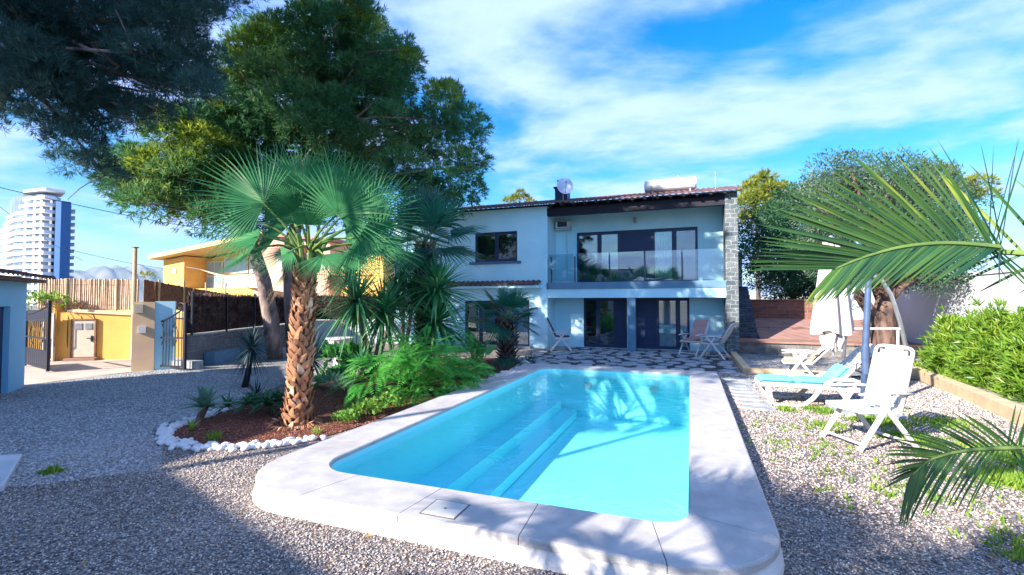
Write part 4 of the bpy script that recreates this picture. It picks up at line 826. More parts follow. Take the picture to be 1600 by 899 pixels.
def pine(name, label, base, trunk, cents, rads, m, r, group=None, bark=M['pine_bark'], tw=.26, **kw):
    t = thing(name, label, 'pine tree', tuple(base), 0, group); b = MB(); pts = [Vector(p) for p in trunk]
    b.tube(pts, [tw*(1-.6*i/(len(pts)-1)) for i in range(len(pts))], 10, wob=.1); b.build('trunk', bark, t, smooth=True)
    b = MB(); hub = pts[len(pts)//2:]
    for ci, c in enumerate(cents):
        if len(cents) > 50 and ci % 3: continue
        h = min(hub, key=lambda q: (q-Vector(c)).length+(1.5 if q.z > c[2] else 0)); limb(b, h, c, tw*.20, .02, .14)
        for _ in range(2): limb(b, c, Vector(c)+Vector(r.normal(0, .35, 3).tolist()), .012, .005, .1, 3, 4)
    b.build('branches', bark, t, smooth=True)
    V, F = puff_needles(cents, rads, r, **kw); npmesh('crown', V, F, m, t); return t
r1 = np.random.default_rng(21)
# big pine B (right) : depth ~17
polyB = [(345, 130), (370, 90), (430, 45), (480, 25), (560, 12), (590, 50), (640, 90), (650, 130), (640, 170), (690, 155), (725, 185), (742, 230), (745, 290), (720, 320), (640, 320), (560, 300), (460, 300), (380, 300), (330, 240)]
pts = pick(polyB, 120, r1, 23)
extra = [(545, 15), (575, 45), (415, 70), (375, 105), (470, 22), (700, 150), (735, 205), (740, 265), (742, 300), (630, 95), (610, 130), (700, 320), (520, 30), (400, 50)]
C_ = []; Rd = []
for (x, y) in pts+extra+[(395, 310), (420, 325), (445, 336), (425, 300), (462, 322), (380, 332), (405, 340), (500, 325), (530, 335)]:
    dp = 17+r1.uniform(-2.3, 2.3)
    if 625 < x < 655 and 150 < y < 190: continue
    C_.append(PD(x, y, dp)); Rd.append(r1.choice([.55, .7, .85, 1.0])*(.8 if (x, y) in extra else 1))
for (x, y) in pick(polyB, 26, r1, 30): C_.append(PD(x*.96+20, y*.92+22, 18.3+r1.uniform(-.5, 1.5))); Rd.append(r1.uniform(.8, 1.1))
tb = PD(462, 548, 17)
pine('pine_tree', 'largest pine with dense rounded dark crown rising behind the palms, left of the villa', (tb[0], tb[1], 0), [(tb[0], tb[1], 0), PD(458, 480, 17), PD(452, 400, 17), PD(470, 320, 17), PD(500, 230, 17), PD(510, 140, 17), PD(505, 60, 17)], C_, Rd, M['pine_leaf'], r1, tw=.30, tufts_per_m2=42, needles=8, ln=.24, wd=.026)
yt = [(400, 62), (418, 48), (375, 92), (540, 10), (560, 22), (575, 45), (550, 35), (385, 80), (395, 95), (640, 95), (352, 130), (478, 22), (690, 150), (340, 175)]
V, F = puff_needles([PD(x, y, 15.2) for x, y in yt], [r1.uniform(.35, .55) for _ in yt], r1, tufts_per_m2=60, needles=8, ln=.24, wd=.026, up=.8); npmesh('sunlit_tufts', V, F, M['pine_sunlit'], [o for o in COL.objects if o.name == 'pine_tree'][0])  # crown tips coloured as if struck by sun
# pine A (left, pale leaning trunk)
polyA = [(300, 190), (345, 170), (385, 230), (390, 300), (350, 330), (300, 330), (262, 310), (225, 330), (190, 305), (200, 265), (240, 235), (262, 200)]
pts = pick(polyA, 34, r1, 24)+[(188, 300), (205, 270), (232, 318), (262, 200), (330, 345), (300, 340)]
C_ = []; Rd = []
for (x, y) in pts: C_.append(PD(x, y, 15.5+r1.uniform(-1.6, 1.6))); Rd.append(r1.uniform(.5, .8))
tb = PD(430, 555, 16.5)
pine('pine_tree', 'smaller pine with pale leaning trunk and yellow lit crown above the neighbour house', (tb[0], tb[1], 0), [(tb[0], tb[1], 0), PD(424, 500, 16.5), PD(412, 440, 16.3), PD(396, 390, 16), PD(375, 345, 15.8), PD(340, 300, 15.5), PD(300, 270, 15.3)], C_[::2], Rd[::2], M['pine_leaf'], r1, tw=.28, tufts_per_m2=56, needles=8, ln=.26, wd=.030)
V, F = puff_needles(C_[1::2], Rd[1::2], r1, tufts_per_m2=56, needles=8, ln=.26, wd=.03); npmesh('sunlit_tufts', V, F, M['pine_sunlit'], [o for o in COL.objects if o.name == 'pine_tree.001'][0])  # every other puff gets the sunlit needle colour
# near pine whose crown hangs in at the top left (and spreads far above the frame)
polyN = [(-30, -60), (380, -60), (330, 20), (290, 60), (320, 100), (325, 160), (270, 195), (200, 190), (150, 210), (170, 270), (120, 285), (90, 240), (40, 205), (-30, 190)]
pts = pick(polyN, 84, r1, 21)
C_ = []; Rd = []
for (x, y) in pts:
    if x > 190 and y > 30 and r1.random() < .08: continue
    C_.append(PD(x, y, 8.8+r1.uniform(-1.6, 2.0))); Rd.append(r1.uniform(.24, .40) if x > 150 or y > 170 else r1.uniform(.4, .6))
for (x, y) in ((360, 5), (390, -10), (345, -15), (320, 15), (165, 275), (150, 255), (330, 90), (322, 120)): C_.append(PD(x, y, 8.6)); Rd.append(.28)
for gx in range(195, 345, 24):
    for gy in range(5, 190, 24):
        if inpoly(gx, gy, polyN) and r1.random() < .72: C_.append(PD(gx+r1.uniform(-9, 9), gy+r1.uniform(-9, 9), 8.8+r1.uniform(-1.2, 1.6))); Rd.append(r1.uniform(.24, .36))
Chi = []; Rhi = []
for k in range(58):
    a = r1.uniform(0, 6.28); q = r1.uniform(0, 1)**.5*4.2; c = np.array([-12.3+q*math.cos(a), 5.6+q*math.sin(a)*.8, r1.uniform(8.8, 14.5)])
    dd = ray(0, 0); # keep the unseen part above the frame
    dpt = (c-_C)@_f; yy = 449.5-FPX*((c-_C)@_u)/dpt if dpt > .5 else -999
    if yy > -70 and dpt > .5 and 800+FPX*((c-_C)@_r)/dpt > -60: continue
    Chi.append(c); Rhi.append(r1.uniform(1.0, 1.4))
t = pine('pine_tree', 'nearest pine whose airy needled branches hang into the top left corner', (-13.2, 3.6, 0), [(-13.2, 3.6, 0), (-13.1, 3.8, 2), (-12.6, 4.3, 4.5), (-11.8, 4.9, 6.5), (-12, 5.4, 9), (-12.3, 5.8, 13)], C_, Rd, M['pine_near'], r1, tw=.30, tufts_per_m2=150, needles=8, ln=.15, wd=.012)
V, F = puff_needles(Chi, Rhi, r1, tufts_per_m2=14, needles=8, ln=.34, wd=.05); npmesh('upper_crown', V, F, M['pine_near'], t)
# unseen pine added so its crown shades patio and far pool end
C_ = [np.array([-12.6+3.6*(r1.random()-.5)*2, -1.2+4.2*(r1.random()-.5), r1.uniform(8.2, 12.5)]) for _ in range(34)]
pine('pine_tree', 'unseen pine added left of the driveway to shade patio and far pool end', (-14.2, -2.2, 0), [(-14.2, -2.2, 0), (-14, -2, 4), (-13, -1.5, 8), (-12.6, -1.2, 12)], C_, [1.25]*34, M['pine_leaf'], r1, tufts_per_m2=13, needles=7, ln=.36, wd=.055)
# distant small pines above roof / right
def farpine(label, pxs, dep, rad, m, ln=.35, wd=.05, t2=22, trunkpx=None, gp=None):
    cs = [PD(x, y, dep+r1.uniform(-1, 1)) for x, y in pxs]; b0 = PD(*(trunkpx or (pxs[0][0], 480)), dep)
    pine('pine_tree', label, (b0[0], b0[1], 0), [(b0[0], b0[1], 0), (b0[0], b0[1], float(cs[0][2])*.6), tuple(cs[0])], cs, [rad*r1.uniform(.75, 1.15) for _ in cs], m, r1, gp, tw=.2, tufts_per_m2=t2, needles=7, ln=ln, wd=wd)
farpine('small pale green treetop peeking above the villa roof', [(812, 304), (806, 312), (820, 312), (796, 316), (828, 317)], 44, .45, M['far_pine'], .4, .06)
farpine('bright yellow green pine behind the stone pier', [(1185, 292), (1170, 300), (1205, 298), (1195, 282), (1176, 318), (1160, 325), (1200, 320), (1222, 305), (1185, 340), (1165, 350), (1220, 330), (1240, 320)], 38, 1.1, M['far_pine'], .5, .07, 14)
farpine('yellow green pine far behind the olive tree on the right', [(1440, 290), (1460, 280), (1480, 295), (1420, 300), (1500, 300), (1540, 310), (1530, 290)], 34, 1.1, M['far_pine'], .45, .06, 14)
# olive tree ------------------------------------------------------
def leafy(name, label, cat, base, trunk, cents, rads, m, r, per=260, ln=.09, wd=.025, tw=.2, bark=M['bark'], up=.2, curl=.1, branches=True):
    t = thing(name, label, cat, tuple(base)); b = MB(); pts = [Vector(p) for p in trunk]; b.tube(pts, [tw*(1-.55*i/(len(pts)-1)) for i in range(len(pts))], 10, wob=.22); b.build('trunk', bark, t, smooth=True)
    if branches:
        b = MB()
        for c in cents: limb(b, pts[-1] if r.random() < .6 else pts[-2], c, tw*.3, .02, .12)
        b.build('branches', bark, t, smooth=True)
    P = []; D = []
    for c, ra in zip(cents, rads):
        k = int(per*ra*ra*4); d = nrm(r.normal(size=(k, 3))); p = np.asarray(c)+d*(ra*(.35+.7*r.random(k)**.7))[:, None]*np.array([1, 1, .85]); P.append(p); D.append(nrm(d+r.normal(0, .8, d.shape)+np.array([0, 0, up])))
    P = np.concatenate(P); D = np.concatenate(D); V, F = leaves(P, D, ln*r.uniform(.6, 1.2, len(P)), wd, curl, r); npmesh('crown', V, F, m, t); return t
polyO = [(1262, 300), (1300, 262), (1360, 250), (1420, 262), (1470, 265), (1500, 300), (1515, 340), (1500, 400), (1480, 440), (1400, 430), (1330, 420), (1270, 400)]
r2 = np.random.default_rng(5); pts = pick(polyO, 64, r2, 24); cs = [PD(x, y, 14.5+r2.uniform(-1.8, 1.8)) for x, y in pts]
ob = PD(1383, 574, 14.2)
leafy('olive_tree', 'old olive tree with thick rough trunk and grey green crown beside the white wall', 'olive tree', (ob[0], ob[1], 0), [(ob[0], ob[1], 0), PD(1384, 548, 14.2), PD(1380, 510, 14.2), PD(1383, 475, 14.2), PD(1388, 450, 14.2)], cs, [r2.uniform(.5, .8) for _ in cs], M['olive_leaf'], r2, 420, .13, .035, .42)
tt = [o for o in COL.objects if o.name.startswith('olive_tree')][0]
b = MB(); limb(b, PD(1383, 515, 14.2), PD(1325, 440, 14.4), .20, .12, .05, 6, 9); limb(b, PD(1385, 470, 14.2), PD(1420, 432, 14.2), .2, .12, .05, 6, 9); limb(b, PD(1383, 480, 14.2), PD(1365, 420, 14.2), .2, .12, .05, 6, 9); b.build('limb', M['bark'], tt, smooth=True)
polyS = [(1165, 380), (1185, 350), (1230, 320), (1280, 290), (1330, 280), (1340, 330), (1330, 400), (1290, 450), (1262, 462), (1225, 470), (1190, 440), (1165, 415)]
pts = pick(polyS, 58, r2, 22); cs = [PD(x, y, 23+r2.uniform(-1.5, 1.5)) for x, y in pts]; sb = PD(1240, 470, 23)
leafy('evergreen_tree', 'dense dark bushy evergreen beside the slate stairs', 'tree', (sb[0], sb[1], 0), [(sb[0], sb[1], 0), (sb[0], sb[1], 2.2), (sb[0], sb[1], 3.6)], cs, [r2.uniform(.8, 1.15) for _ in cs], M['shrub_leaf'], r2, 300, .17, .055, .2)
polyT = [(1330, 320), (1370, 285), (1420, 268), (1450, 285), (1490, 305), (1500, 340), (1495, 420), (1400, 400)]
pts = pick(polyT, 30, r2, 30); cs = [PD(x, y, 24+r2.uniform(-1.5, 1.5)) for x, y in pts]; sb = PD(1460, 470, 24)
leafy('evergreen_tree', 'grey green tree rising behind the white boundary wall', 'tree', (sb[0], sb[1], 0), [(sb[0], sb[1], 0), (sb[0], sb[1], 3), (sb[0], sb[1], 5)], cs, [r2.uniform(1.0, 1.4) for _ in cs], M['shrub_leaf'], r2, 130, .19, .06, .2)
# oleander hedge: five shrubs side by side
OLL = ['nearest the camera', 'second from the camera', 'third from the camera', 'fourth from the camera', 'farthest from the camera']
for k in range(6):
    y0 = 6.2+k*1.84; x0 = 6.45+.02*k; t = thing('oleander', 'oleander shrub in the hedge by the white wall, '+(['outside the frame']+OLL)[k], 'shrub', (x0, y0, .18), 0, 'oleander shrubs in the hedge')
    n_ = 1500; d = nrm(r2.normal(size=(n_, 3))); d[:, 2] = np.abs(d[:, 2])*1.0-.15; rr = (.50+.55*r2.random(n_)**.6)[:, None]*(.86+.10*math.sin(k*2.3))*(1+.12*np.sin(d[:, :1]*7+k)*np.cos(d[:, 1:2]*6))*np.where(r2.random((n_, 1)) < .12, 1.16, 1.)
    p0 = np.array([x0, y0, .25])+d*rr*np.array([.95, 1.25, 1.95]); 
    P = np.repeat(p0, 9, 0); D = nrm(np.repeat(nrm(d+np.array([0, 0, .5])), 9, 0)+r2.normal(0, .55, (len(P), 3))); V, F = leaves(P, D, r2.uniform(.14, .26, len(P)), .032, .1, r2); npmesh('foliage', V, F, M['oleander'], t)
    b = MB()
    for j in range(14): q = p0[r2.integers(n_)]; limb(b, (x0+r2.normal(0, .1), y0+r2.normal(0, .2), .15), q, .02, .008, .08, 4, 5)
    b.build('stems', M['bark'], t)
# ---------------------------------------------------------------- fan palms
def fan_geo(hub, axis, normal, Rr, spread=210, nseg=46, fuse=.5, cup=.10, droop=.18, seed=0, wseg=1.0, split=.75):
    """palmate blade radiating from hub"""
    q = random.Random(seed); hub = np.array(hub, float); a = nrm(np.array(axis, float)[None])[0]; nn = np.array(normal, float); nn = nn-a*np.dot(nn, a); nn = nrm(nn[None])[0]; s = np.cross(nn, a); parts = []
    sp = R(spread); T = np.array([0, .18, .36, .54, .70, .85, 1.0]); da = sp/nseg
    for i in range(nseg):
        th = -sp/2+da*(i+.5); d = a*math.cos(th)+s*math.sin(th); sd = -a*math.sin(th)+s*math.cos(th); Lg = Rr*(.80+.22*math.cos(th*.75))*q.uniform(.93, 1.05)
        hw = np.where(T < fuse, T*Lg*math.tan(da/2)*1.02, (fuse*Lg*math.tan(da/2))*(1-((T-fuse)/(1-fuse))**1.3)*wseg); hw = np.maximum(hw, .0012)
        P = hub[None]+d[None]*(T*Lg)[:, None]+nn[None]*(cup*Lg*(T**2)*q.uniform(.6, 1.2)-.0)[:, None]
        tip = np.clip((T-fuse)/(1-fuse), 0, 1); P[:, 2] -= droop*Lg*tip**2*q.uniform(.4, 1.6); P += sd[None]*(q.uniform(-.04, .04)*Lg*tip**2)[:, None]
        parts.append(vee(P, hw, sd, nn, .55 if i % 2 else .55))
    return joinvf(parts)
def palm_frond(hub0, direc, plen, axis, normal, Rr, **kw):
    """petiole from the crown to the hub and the blade"""
    hub0 = Vector(hub0); d = Vector(direc).normalized(); h = hub0+d*plen; mid = hub0.lerp(h, .5)+Vector((0, 0, .06*plen)); return [hub0, mid, h], fan_geo(h, axis, normal, Rr, **kw)
def camdir(x, y, z=0):   # x right, y up, z toward the camera
    return _r*x+_u*y-_f*z
pt = thing('fan_palm', 'tall fan palm with shaggy orange trunk in the mulch bed', 'palm tree', (-6.03, 5.99, 0))
tr = [(465, 668, .235), (466, 640, .195), (468, 600, .175), (470, 560, .17), (472, 520, .165), (474, 480, .16), (476, 440, .155), (478, 405, .14), (480, 385, .12)]
tp_ = [Vector(PD(x, y, 7.73)) for x, y, _ in tr]; tp_[0].z = 0
b = MB(); b.tube(tp_, [q[2]*.9 for q in tr], 18, wob=.04); b.build('trunk', M['palm_core'], pt, smooth=True)
def boots(path, rads, rows, per, bl, bw, seed, out=.35):
    q = random.Random(seed); parts = []
    for k in range(rows):
        u = k/(rows-1)*(len(path)-1.001); i = int(u); p = path[i].lerp(path[i+1], u-i); ra = rads[i]+(rads[i+1]-rads[i])*(u-i); ax = (path[i+1]-path[i]).normalized()
        for j in range(per):
            a = 2*math.pi*(j+.5*(k % 2))/per+q.uniform(-.08, .08); e = Vector((math.cos(a), math.sin(a), 0)); e = (e-ax*e.dot(ax)).normalized(); s = ax.cross(e)
            base = p+e*ra*.86; tw_ = q.choice((-1, 1))*q.uniform(.25, .75); L_ = bl*q.uniform(.75, 1.25); w = bw*q.uniform(.8, 1.15); dr = (ax+s*tw_).normalized(); sd = dr.cross(e).normalized()
            P = np.array([base-dr*L_*.35, base+e*(.03+ra*out*.15), base+dr*L_*.45+e*(.05+ra*out*.3), base+dr*L_*.75+e*(.04+ra*out*.5+q.uniform(0, .03))]); parts.append(vee(P, [w*.55, w*.5, w*.32, w*.1], np.array(sd), np.array(e), -.3))
            # underside plate for thickness
            parts.append(vee(P-np.array(e)*.02, [w*.55, w*.5, w*.32, w*.1], np.array(sd), np.array(e), -.3))
    return joinvf(parts)
V, F = boots(tp_[:-1], [q[2] for q in tr], 34, 9, .17, .10, 3, .12); o = npmesh('leaf_bases', V, F, M['palm_boot'], pt); o['kind'] = 'stuff'
r3 = np.random.default_rng(9)
# fibres at the foot
P = np.stack([np.array([-6.03, 5.99, .02])+np.array([math.cos(a), math.sin(a), 0])*.30 for a in r3.uniform(0, 6.28, 260)]); D = nrm(P-np.array([-6.03, 5.99, .25])+r3.normal(0, .15, P.shape)); V, F = leaves(P+np.array([0, 0, .04]), D, .16, .02, .2, r3); npmesh('root_fibres', V, F, M['palm_boot'], pt)
crown = Vector(PD(482, 392, 7.73))
# (hub px, hub depth, blade axis in camera terms (x,y,z to camera), normal, radius, spread)
FR = [((412, 318), 7.5, (-.85, .42, .2), (.2, .2, 1), 1.10, 200), ((470, 300), 8.0, (-.25, .9, .0), (0, .1, 1), .95, 190), ((528, 335), 7.1, (.28, .9, .2), (-.1, .1, 1), 1.02, 250),
      ((575, 345), 7.6, (.95, .22, .1), (.1, .3, 1), .98, 200), ((560, 372), 7.2, (.9, -.35, .3), (0, .5, 1), .78, 190), ((400, 345), 8.1, (-.9, .05, -.2), (.2, .5, 1), 1.00, 190),
      ((405, 368), 7.2, (-.9, -.35, .2), (0, .9, .5), .82, 170), ((398, 388), 7.4, (-.8, -.6, .1), (-.2, .9, .4), .75, 150), ((435, 290), 8.5, (-.55, .8, -.3), (0, .3, 1), .95, 200), ((510, 290), 8.6, (.2, .95, -.3), (0, .2, 1), .9, 200),
      ((560, 315), 8.4, (.7, .65, -.3), (0, .3, 1), .95, 200), ((545, 395), 7.6, (.6, -.75, .2), (.3, .5, .8), .72, 170), ((590, 378), 8.1, (.85, -.5, -.2), (.2, .8, .6), .85, 180), ((462, 330), 6.9, (-.5, .6, .6), (.2, -.6, .8), .62, 150), ((452, 352), 8.3, (-.9, .35, -.3), (0, .6, .8), .9, 190), ((520, 372), 6.9, (.6, .2, .6), (-.2, .9, .5), .55, 120), ((455, 392), 7.25, (-.7, -.55, .5), (-.2, .7, .7), .62, 160), ((505, 398), 7.2, (.5, -.7, .5), (.2, .7, .7), .58, 160), ((482, 352), 7.0, (.05, .7, .6), (0, -.5, .9), .6, 170), ((540, 360), 8.2, (.8, .1, -.3), (0, .6, .8), .9, 190), ((430, 372), 8.2, (-.8, -.2, -.3), (0, .7, .7), .85, 180)]
pet = MB(); blades = []
for i, (hp, dp, ax, no, rr_, sp) in enumerate(FR):
    h = Vector(PD(*hp, dp)); st = crown+Vector((r3.normal(0, .05), r3.normal(0, .05), r3.uniform(-.12, .05))); q = MB(); mid = st.lerp(h, .55)+Vector((0, 0, .07)); q.tube([st, st.lerp(mid, .5)+Vector((0, 0, .02)), mid, h], [.030, .024, .018, .012], 6); fr = q.build('frond', M['petiole'], pt)
    V, F = fan_geo(h, camdir(*ax), camdir(*no), rr_*1.0, spread=sp, nseg=38, fuse=.40, cup=.06, droop=.06, seed=i, wseg=.85); npmesh('blade', V, F, M['fan_green'], fr)
for i, (hp, dp, ax, no, rr_, sp) in enumerate((((448, 425), 7.5, (-.45, -.9, .2), (-.6, .2, .6), .42, 80), ((515, 428), 7.9, (.4, -.9, 0), (.5, .3, .6), .48, 90))):
    h = Vector(PD(*hp, dp)); q = MB(); q.tube([crown-Vector((0, 0, .15)), crown.lerp(h, .5)+Vector((0, 0, .12)), h], [.02, .015, .01], 6); fr = q.build('dead_frond', M['dead_frond'], pt); V, F = fan_geo(h, camdir(*ax), camdir(*no), rr_, spread=sp, nseg=22, fuse=.3, cup=.2, droop=.3, seed=90+i); npmesh('blade', V, F, M['dead_frond'], fr)
# sheath stubs and spathe at the crown
q = MB()
for k in range(9): a = k*.7; e = Vector((math.cos(a), math.sin(a), 0)); q.tube([crown-Vector((0, 0, .35))+e*.12, crown+e*.20+Vector((0, 0, .02)), crown+e*.30+Vector((0, 0, .22*random.random()+.08))], [.045, .035, .02], 6)
q.build('cut_stalks', M['petiole'], pt)
def small_fan_palm(name, label, base, hubz, n, Rr, plen, m, tr_r, seed, lean=(0, 0), elev=(-25, 75), tm=M['boot_grey'], fuse=.5, nseg=30, core=M['heather_core']):
    q = random.Random(seed); t = thing(name, label, 'palm tree', (base[0], base[1], 0)); c = Vector((base[0]+lean[0], base[1]+lean[1], hubz)); p0 = Vector((base[0], base[1], 0)); path = [p0.lerp(c, k/5) for k in range(6)]
    b = MB(); b.tube(path, [tr_r, tr_r*.9, tr_r*.85, tr_r*.85, tr_r*.8, tr_r*.6], 12); b.build('trunk', core, t, smooth=True)
    V, F = boots(path, [tr_r*1.1]*6, max(5, int(hubz/.11)), 8, .2, .09, seed, .8); o = npmesh('leaf_bases', V, F, tm, t); o['kind'] = 'stuff'
    for i in range(n):
        az = i*2.399+q.uniform(-.2, .2); el = R(elev[0]+(elev[1]-elev[0])*(1-i/n)); d = Vector((math.cos(az)*math.cos(el), math.sin(az)*math.cos(el), math.sin(el))); h = c+d*plen*q.uniform(.75, 1.1); up = Vector((0, 0, 1)); no = (up-d*up.dot(d)); no = (no+Vector((q.uniform(-.5, .5), q.uniform(-.5, .5), 0))).normalized()
        k = MB(); k.tube([c, c.lerp(h, .5)+Vector((0, 0, .05)), h], [.02, .014, .008], 5); fr = k.build('frond', M['petiole'], t); ax = d+Vector((0, 0, -.15 if el < R(40) else .1)); V, F = fan_geo(h, tuple(ax), tuple(no), Rr*q.uniform(.85, 1.1), spread=190, nseg=nseg, fuse=fuse, cup=.10, droop=.15, seed=seed*50+i); npmesh('blade', V, F, m, fr)
    return t
small_fan_palm('fan_palm', 'dark low fan palm with stubby trunk beside the villa patio, behind the big leaves', (-5.65, 14.6), 1.45, 17, .78, .62, M['fan_dark'], .26, 4, (.02, -.1), (-30, 70))
small_fan_palm('fan_palm', 'blue green fan palm behind the tall orange palm, against the pine', tuple(PD(664, 385, 12.8)[:2]), 3.55, 16, 1.15, .75, M['fan_dark'], .2, 8, (0, 0), (-35, 75))
# palms behind the photographer that dapple the near coping and gravel
small_fan_palm('fan_palm', 'fan palm standing behind the photographer', (-4.3, -2.9), 3.7, 14, 1.05, .95, M['fan_green'], .22, 12, (0, 0), (-30, 60))
small_fan_palm('fan_palm', 'second fan palm standing behind the photographer, nearer the hedge', (-2.0, -3.2), 3.5, 14, 1.1, .95, M['fan_green'], .22, 13, (0, 0), (-30, 60))
# ---------------------------------------------------------------- date palm at the right edge, fronds reaching into the frame
dt = thing('date_palm', 'date palm outside the right edge whose feathery fronds arch into the frame', 'palm tree', (4.3, 2.1, 0))
b = MB(); b.tube([(4.3, 2.1, 0), (4.3, 2.1, 1.0), (4.3, 2.1, 1.9)], [.26, .22, .2], 12); b.build('trunk', M['palm_core'], dt)
V, F = boots([Vector((4.3, 2.1, z)) for z in (0, .6, 1.2, 1.9)], [.26]*4, 14, 8, .22, .1, 17); o = npmesh('leaf_bases', V, F, M['palm_boot'], dt); o['kind'] = 'stuff'
def feather(path, nleaf, llen, width, dirA, dirB, seed, parent, tipf=.25, start=.12, m=M['date_leaf'], droop=.06, fwd=(.35, 1.5), sag=0., fwdB=None, lB=1.):
    """path: rachis points; leaflets on both sides leaning forward more and more toward the tip; dirA/dirB side directions"""
    q = random.Random(seed); P = [Vector(p) for p in path]
    def at(u):
        # catmull-rom
        s = u*(len(P)-1); i = min(int(s), len(P)-2); f = s-i; p0 = P[max(i-1, 0)]; p1 = P[i]; p2 = P[i+1]; p3 = P[min(i+2, len(P)-1)]
        return .5*((2*p1)+(p2-p0)*f+(2*p0-5*p1+4*p2-p3)*f*f+(3*p1-p0-3*p2+p3)*f**3)
    b = MB(); b.tube([at(k/24) for k in range(25)], [.020*(1-.8*k/24)+.002 for k in range(25)], 6); fr = b.build('frond', M['petiole'], parent); parts = []
    for i in range(nleaf):
        u = start+(1-start)*i/(nleaf-1); c = at(u); tg = (at(min(1, u+.01))-at(max(0, u-.01))).normalized()
        for sgn, sd in ((0, Vector(dirA)), (1, Vector(dirB))):
            if q.random() < .04: continue
            sdv = (sd-tg*sd.dot(tg)).normalized(); fw = fwdB if (fwdB and sgn) else fwd; f = fw[0]+(fw[1]-fw[0])*u**2; d = (sdv+tg*(f+q.uniform(-.08, .08))+Vector((q.uniform(-.07, .07), q.uniform(-.07, .07), q.uniform(-.07, .07)))).normalized()
            L_ = llen*(lB if sgn else 1)*(math.sin(math.pi*min(1, .18+.82*u*.80))**.6)*q.uniform(.9, 1.08); 
            nn = d.cross(tg).normalized(); w2 = d.cross(nn).normalized(); T = np.array([0, .06, .25, .5, .75, .92, 1.]); W = width*np.array([.35, .8, 1, .95, .7, .35, .03])
            Pp = np.array([c+d*L_*k for k in T]); Pp[:, 2] -= (droop+sag*sgn)*L_*T**2; rot = q.uniform(-.5, .5); sdd = np.array(w2*math.cos(rot)+nn*math.sin(rot)); uu = np.array(nn*math.cos(rot)-w2*math.sin(rot)); parts.append(vee(Pp, W, sdd, uu, .5))
    V, F = joinvf(parts); npmesh('leaflets', V, F, m, fr); return fr
hubd = Vector((4.3, 2.1, 1.9))
pA = [hubd, PD(1640, 398, 3.0), PD(1560, 386, 3.0), PD(1480, 380, 3.0), PD(1410, 386, 3.0), PD(1350, 402, 3.0), PD(1305, 420, 3.0)]
feather(pA, 56, .86, .0105, tuple(camdir(-.15, 1, .1)), tuple(camdir(.10, -1, .25)), 3, dt, start=.15, fwd=(.7, 2.4), droop=.04, fwdB=(1.2, 2.4), lB=.52)
pB = [hubd, PD(1680, 700, 2.7), PD(1590, 700, 2.7), PD(1510, 704, 2.7), PD(1455, 718, 2.7), PD(1425, 742, 2.65)]
feather(pB, 36, .40, .0075, tuple(camdir(-.2, 1, .2)), tuple(camdir(-.1, -1, .3)), 5, dt, start=.3, fwd=(1.0, 2.2), droop=.12, sag=.1)
for k in range(9):
    a = k*.7+.4; e = Vector((math.cos(a), math.sin(a), 0))
    if e.dot(Vector((-.9, .45, 0))) > .35: continue
    feather([hubd, hubd+e*.6+Vector((0, 0, .7)), hubd+e*1.3+Vector((0, 0, .9)), hubd+e*1.9+Vector((0, 0, .4))], 26, .5, .012, (-e.y, e.x, .3), (e.y, -e.x, .3), 20+k, dt)
# ---------------------------------------------------------------- yuccas
def rosette(c, n, ln, wd, el0, el1, droop, r, seg=5, depth=.4, axis=None):
    parts = []
    for i in range(n):
        az = i*2.39996+r.normal(0, .15); u = (i+.5)/n; el = R(el1+(el0-el1)*u+r.normal(0, 6)); d = np.array([math.cos(az)*math.cos(el), math.sin(az)*math.cos(el), math.sin(el)]); sd = np.array([-math.sin(az), math.cos(az), 0]); up = np.cross(sd, d)*-1
        T = np.linspace(0, 1, seg+1); L_ = ln*r.uniform(.8, 1.12); P = np.asarray(c)[None]+d[None]*(T*L_)[:, None]; P[:, 2] -= droop*L_*T**2.2*r.uniform(.5, 1.5); W = wd*.5*np.clip(1.25-1.2*T**1.6, .02, 1)*np.where(T < .1, .7, 1); parts.append(vee(P, W, sd, up, depth))
    return joinvf(parts)
def yucca(name, label, base, heads, m, r, n=70, ln=.6, wd=.04, tr_=.05, bark=M['bark'], el=(-35, 85), droop=.25):
    t = thing(name, label, 'yucca', (base[0], base[1], 0)); b = MB()
    for h in heads: b.tube([Vector((base[0], base[1], 0)), Vector((base[0], base[1], 0)).lerp(Vector(h), .5)+Vector((r.normal(0, .03), r.normal(0, .03), 0)), Vector(h)], [tr_*1.3, tr_, tr_*.8], 8, wob=.06)
    b.build('stem', bark, t, smooth=True)
    for h in heads: V, F = rosette(h, n, ln, wd, el[0], el[1], droop, r); npmesh('leaf_head', V, F, m, t)
    return t
ry = np.random.default_rng(33)
stem = mat('yucca_stem', (.34, .30, .27), (.22, .18, .16), .9, 8, .6, 20)
yucca('yucca', 'tallest yucca with bright spiky green head in front of the villa wall', (-7.7, 12.2), [PD(683, 455, 11.8), PD(683, 505, 11.8)], M['yucca_leaf'], ry, 170, 1.35, .065, .06, stem)
yucca('yucca', 'yucca with two slim grey stems between the orange palm and the tallest yucca', (-7.6, 10.0), [PD(558, 470, 10.6), PD(600, 488, 11.0)], M['yucca_leaf'], ry, 140, 1.15, .055, .05, stem, (-60, 75))
yucca('yucca', 'broad dark trunked yucca behind the two slim stems', (-8.4, 11.2), [PD(545, 435, 12.5), PD(620, 470, 12.6)], M['yucca_leaf'], ry, 130, 1.15, .055, .07, stem)
yucca('yucca', 'small young yucca at the foot of the slim stemmed yucca', (-7.4, 9.2), [PD(565, 575, 9.9)], M['yucca_leaf'], ry, 50, .55, .05, .06, stem, (0, 85), .2)
yucca('dragon_tree', 'small dark spiky dragon tree on a thin trunk at the driveway edge', (-9.75, 8.2), [PD(392, 545, 11.15)], M['yucca_dark'], ry, 150, .72, .028, .06, M['heather_core'], (-70, 85), .2)
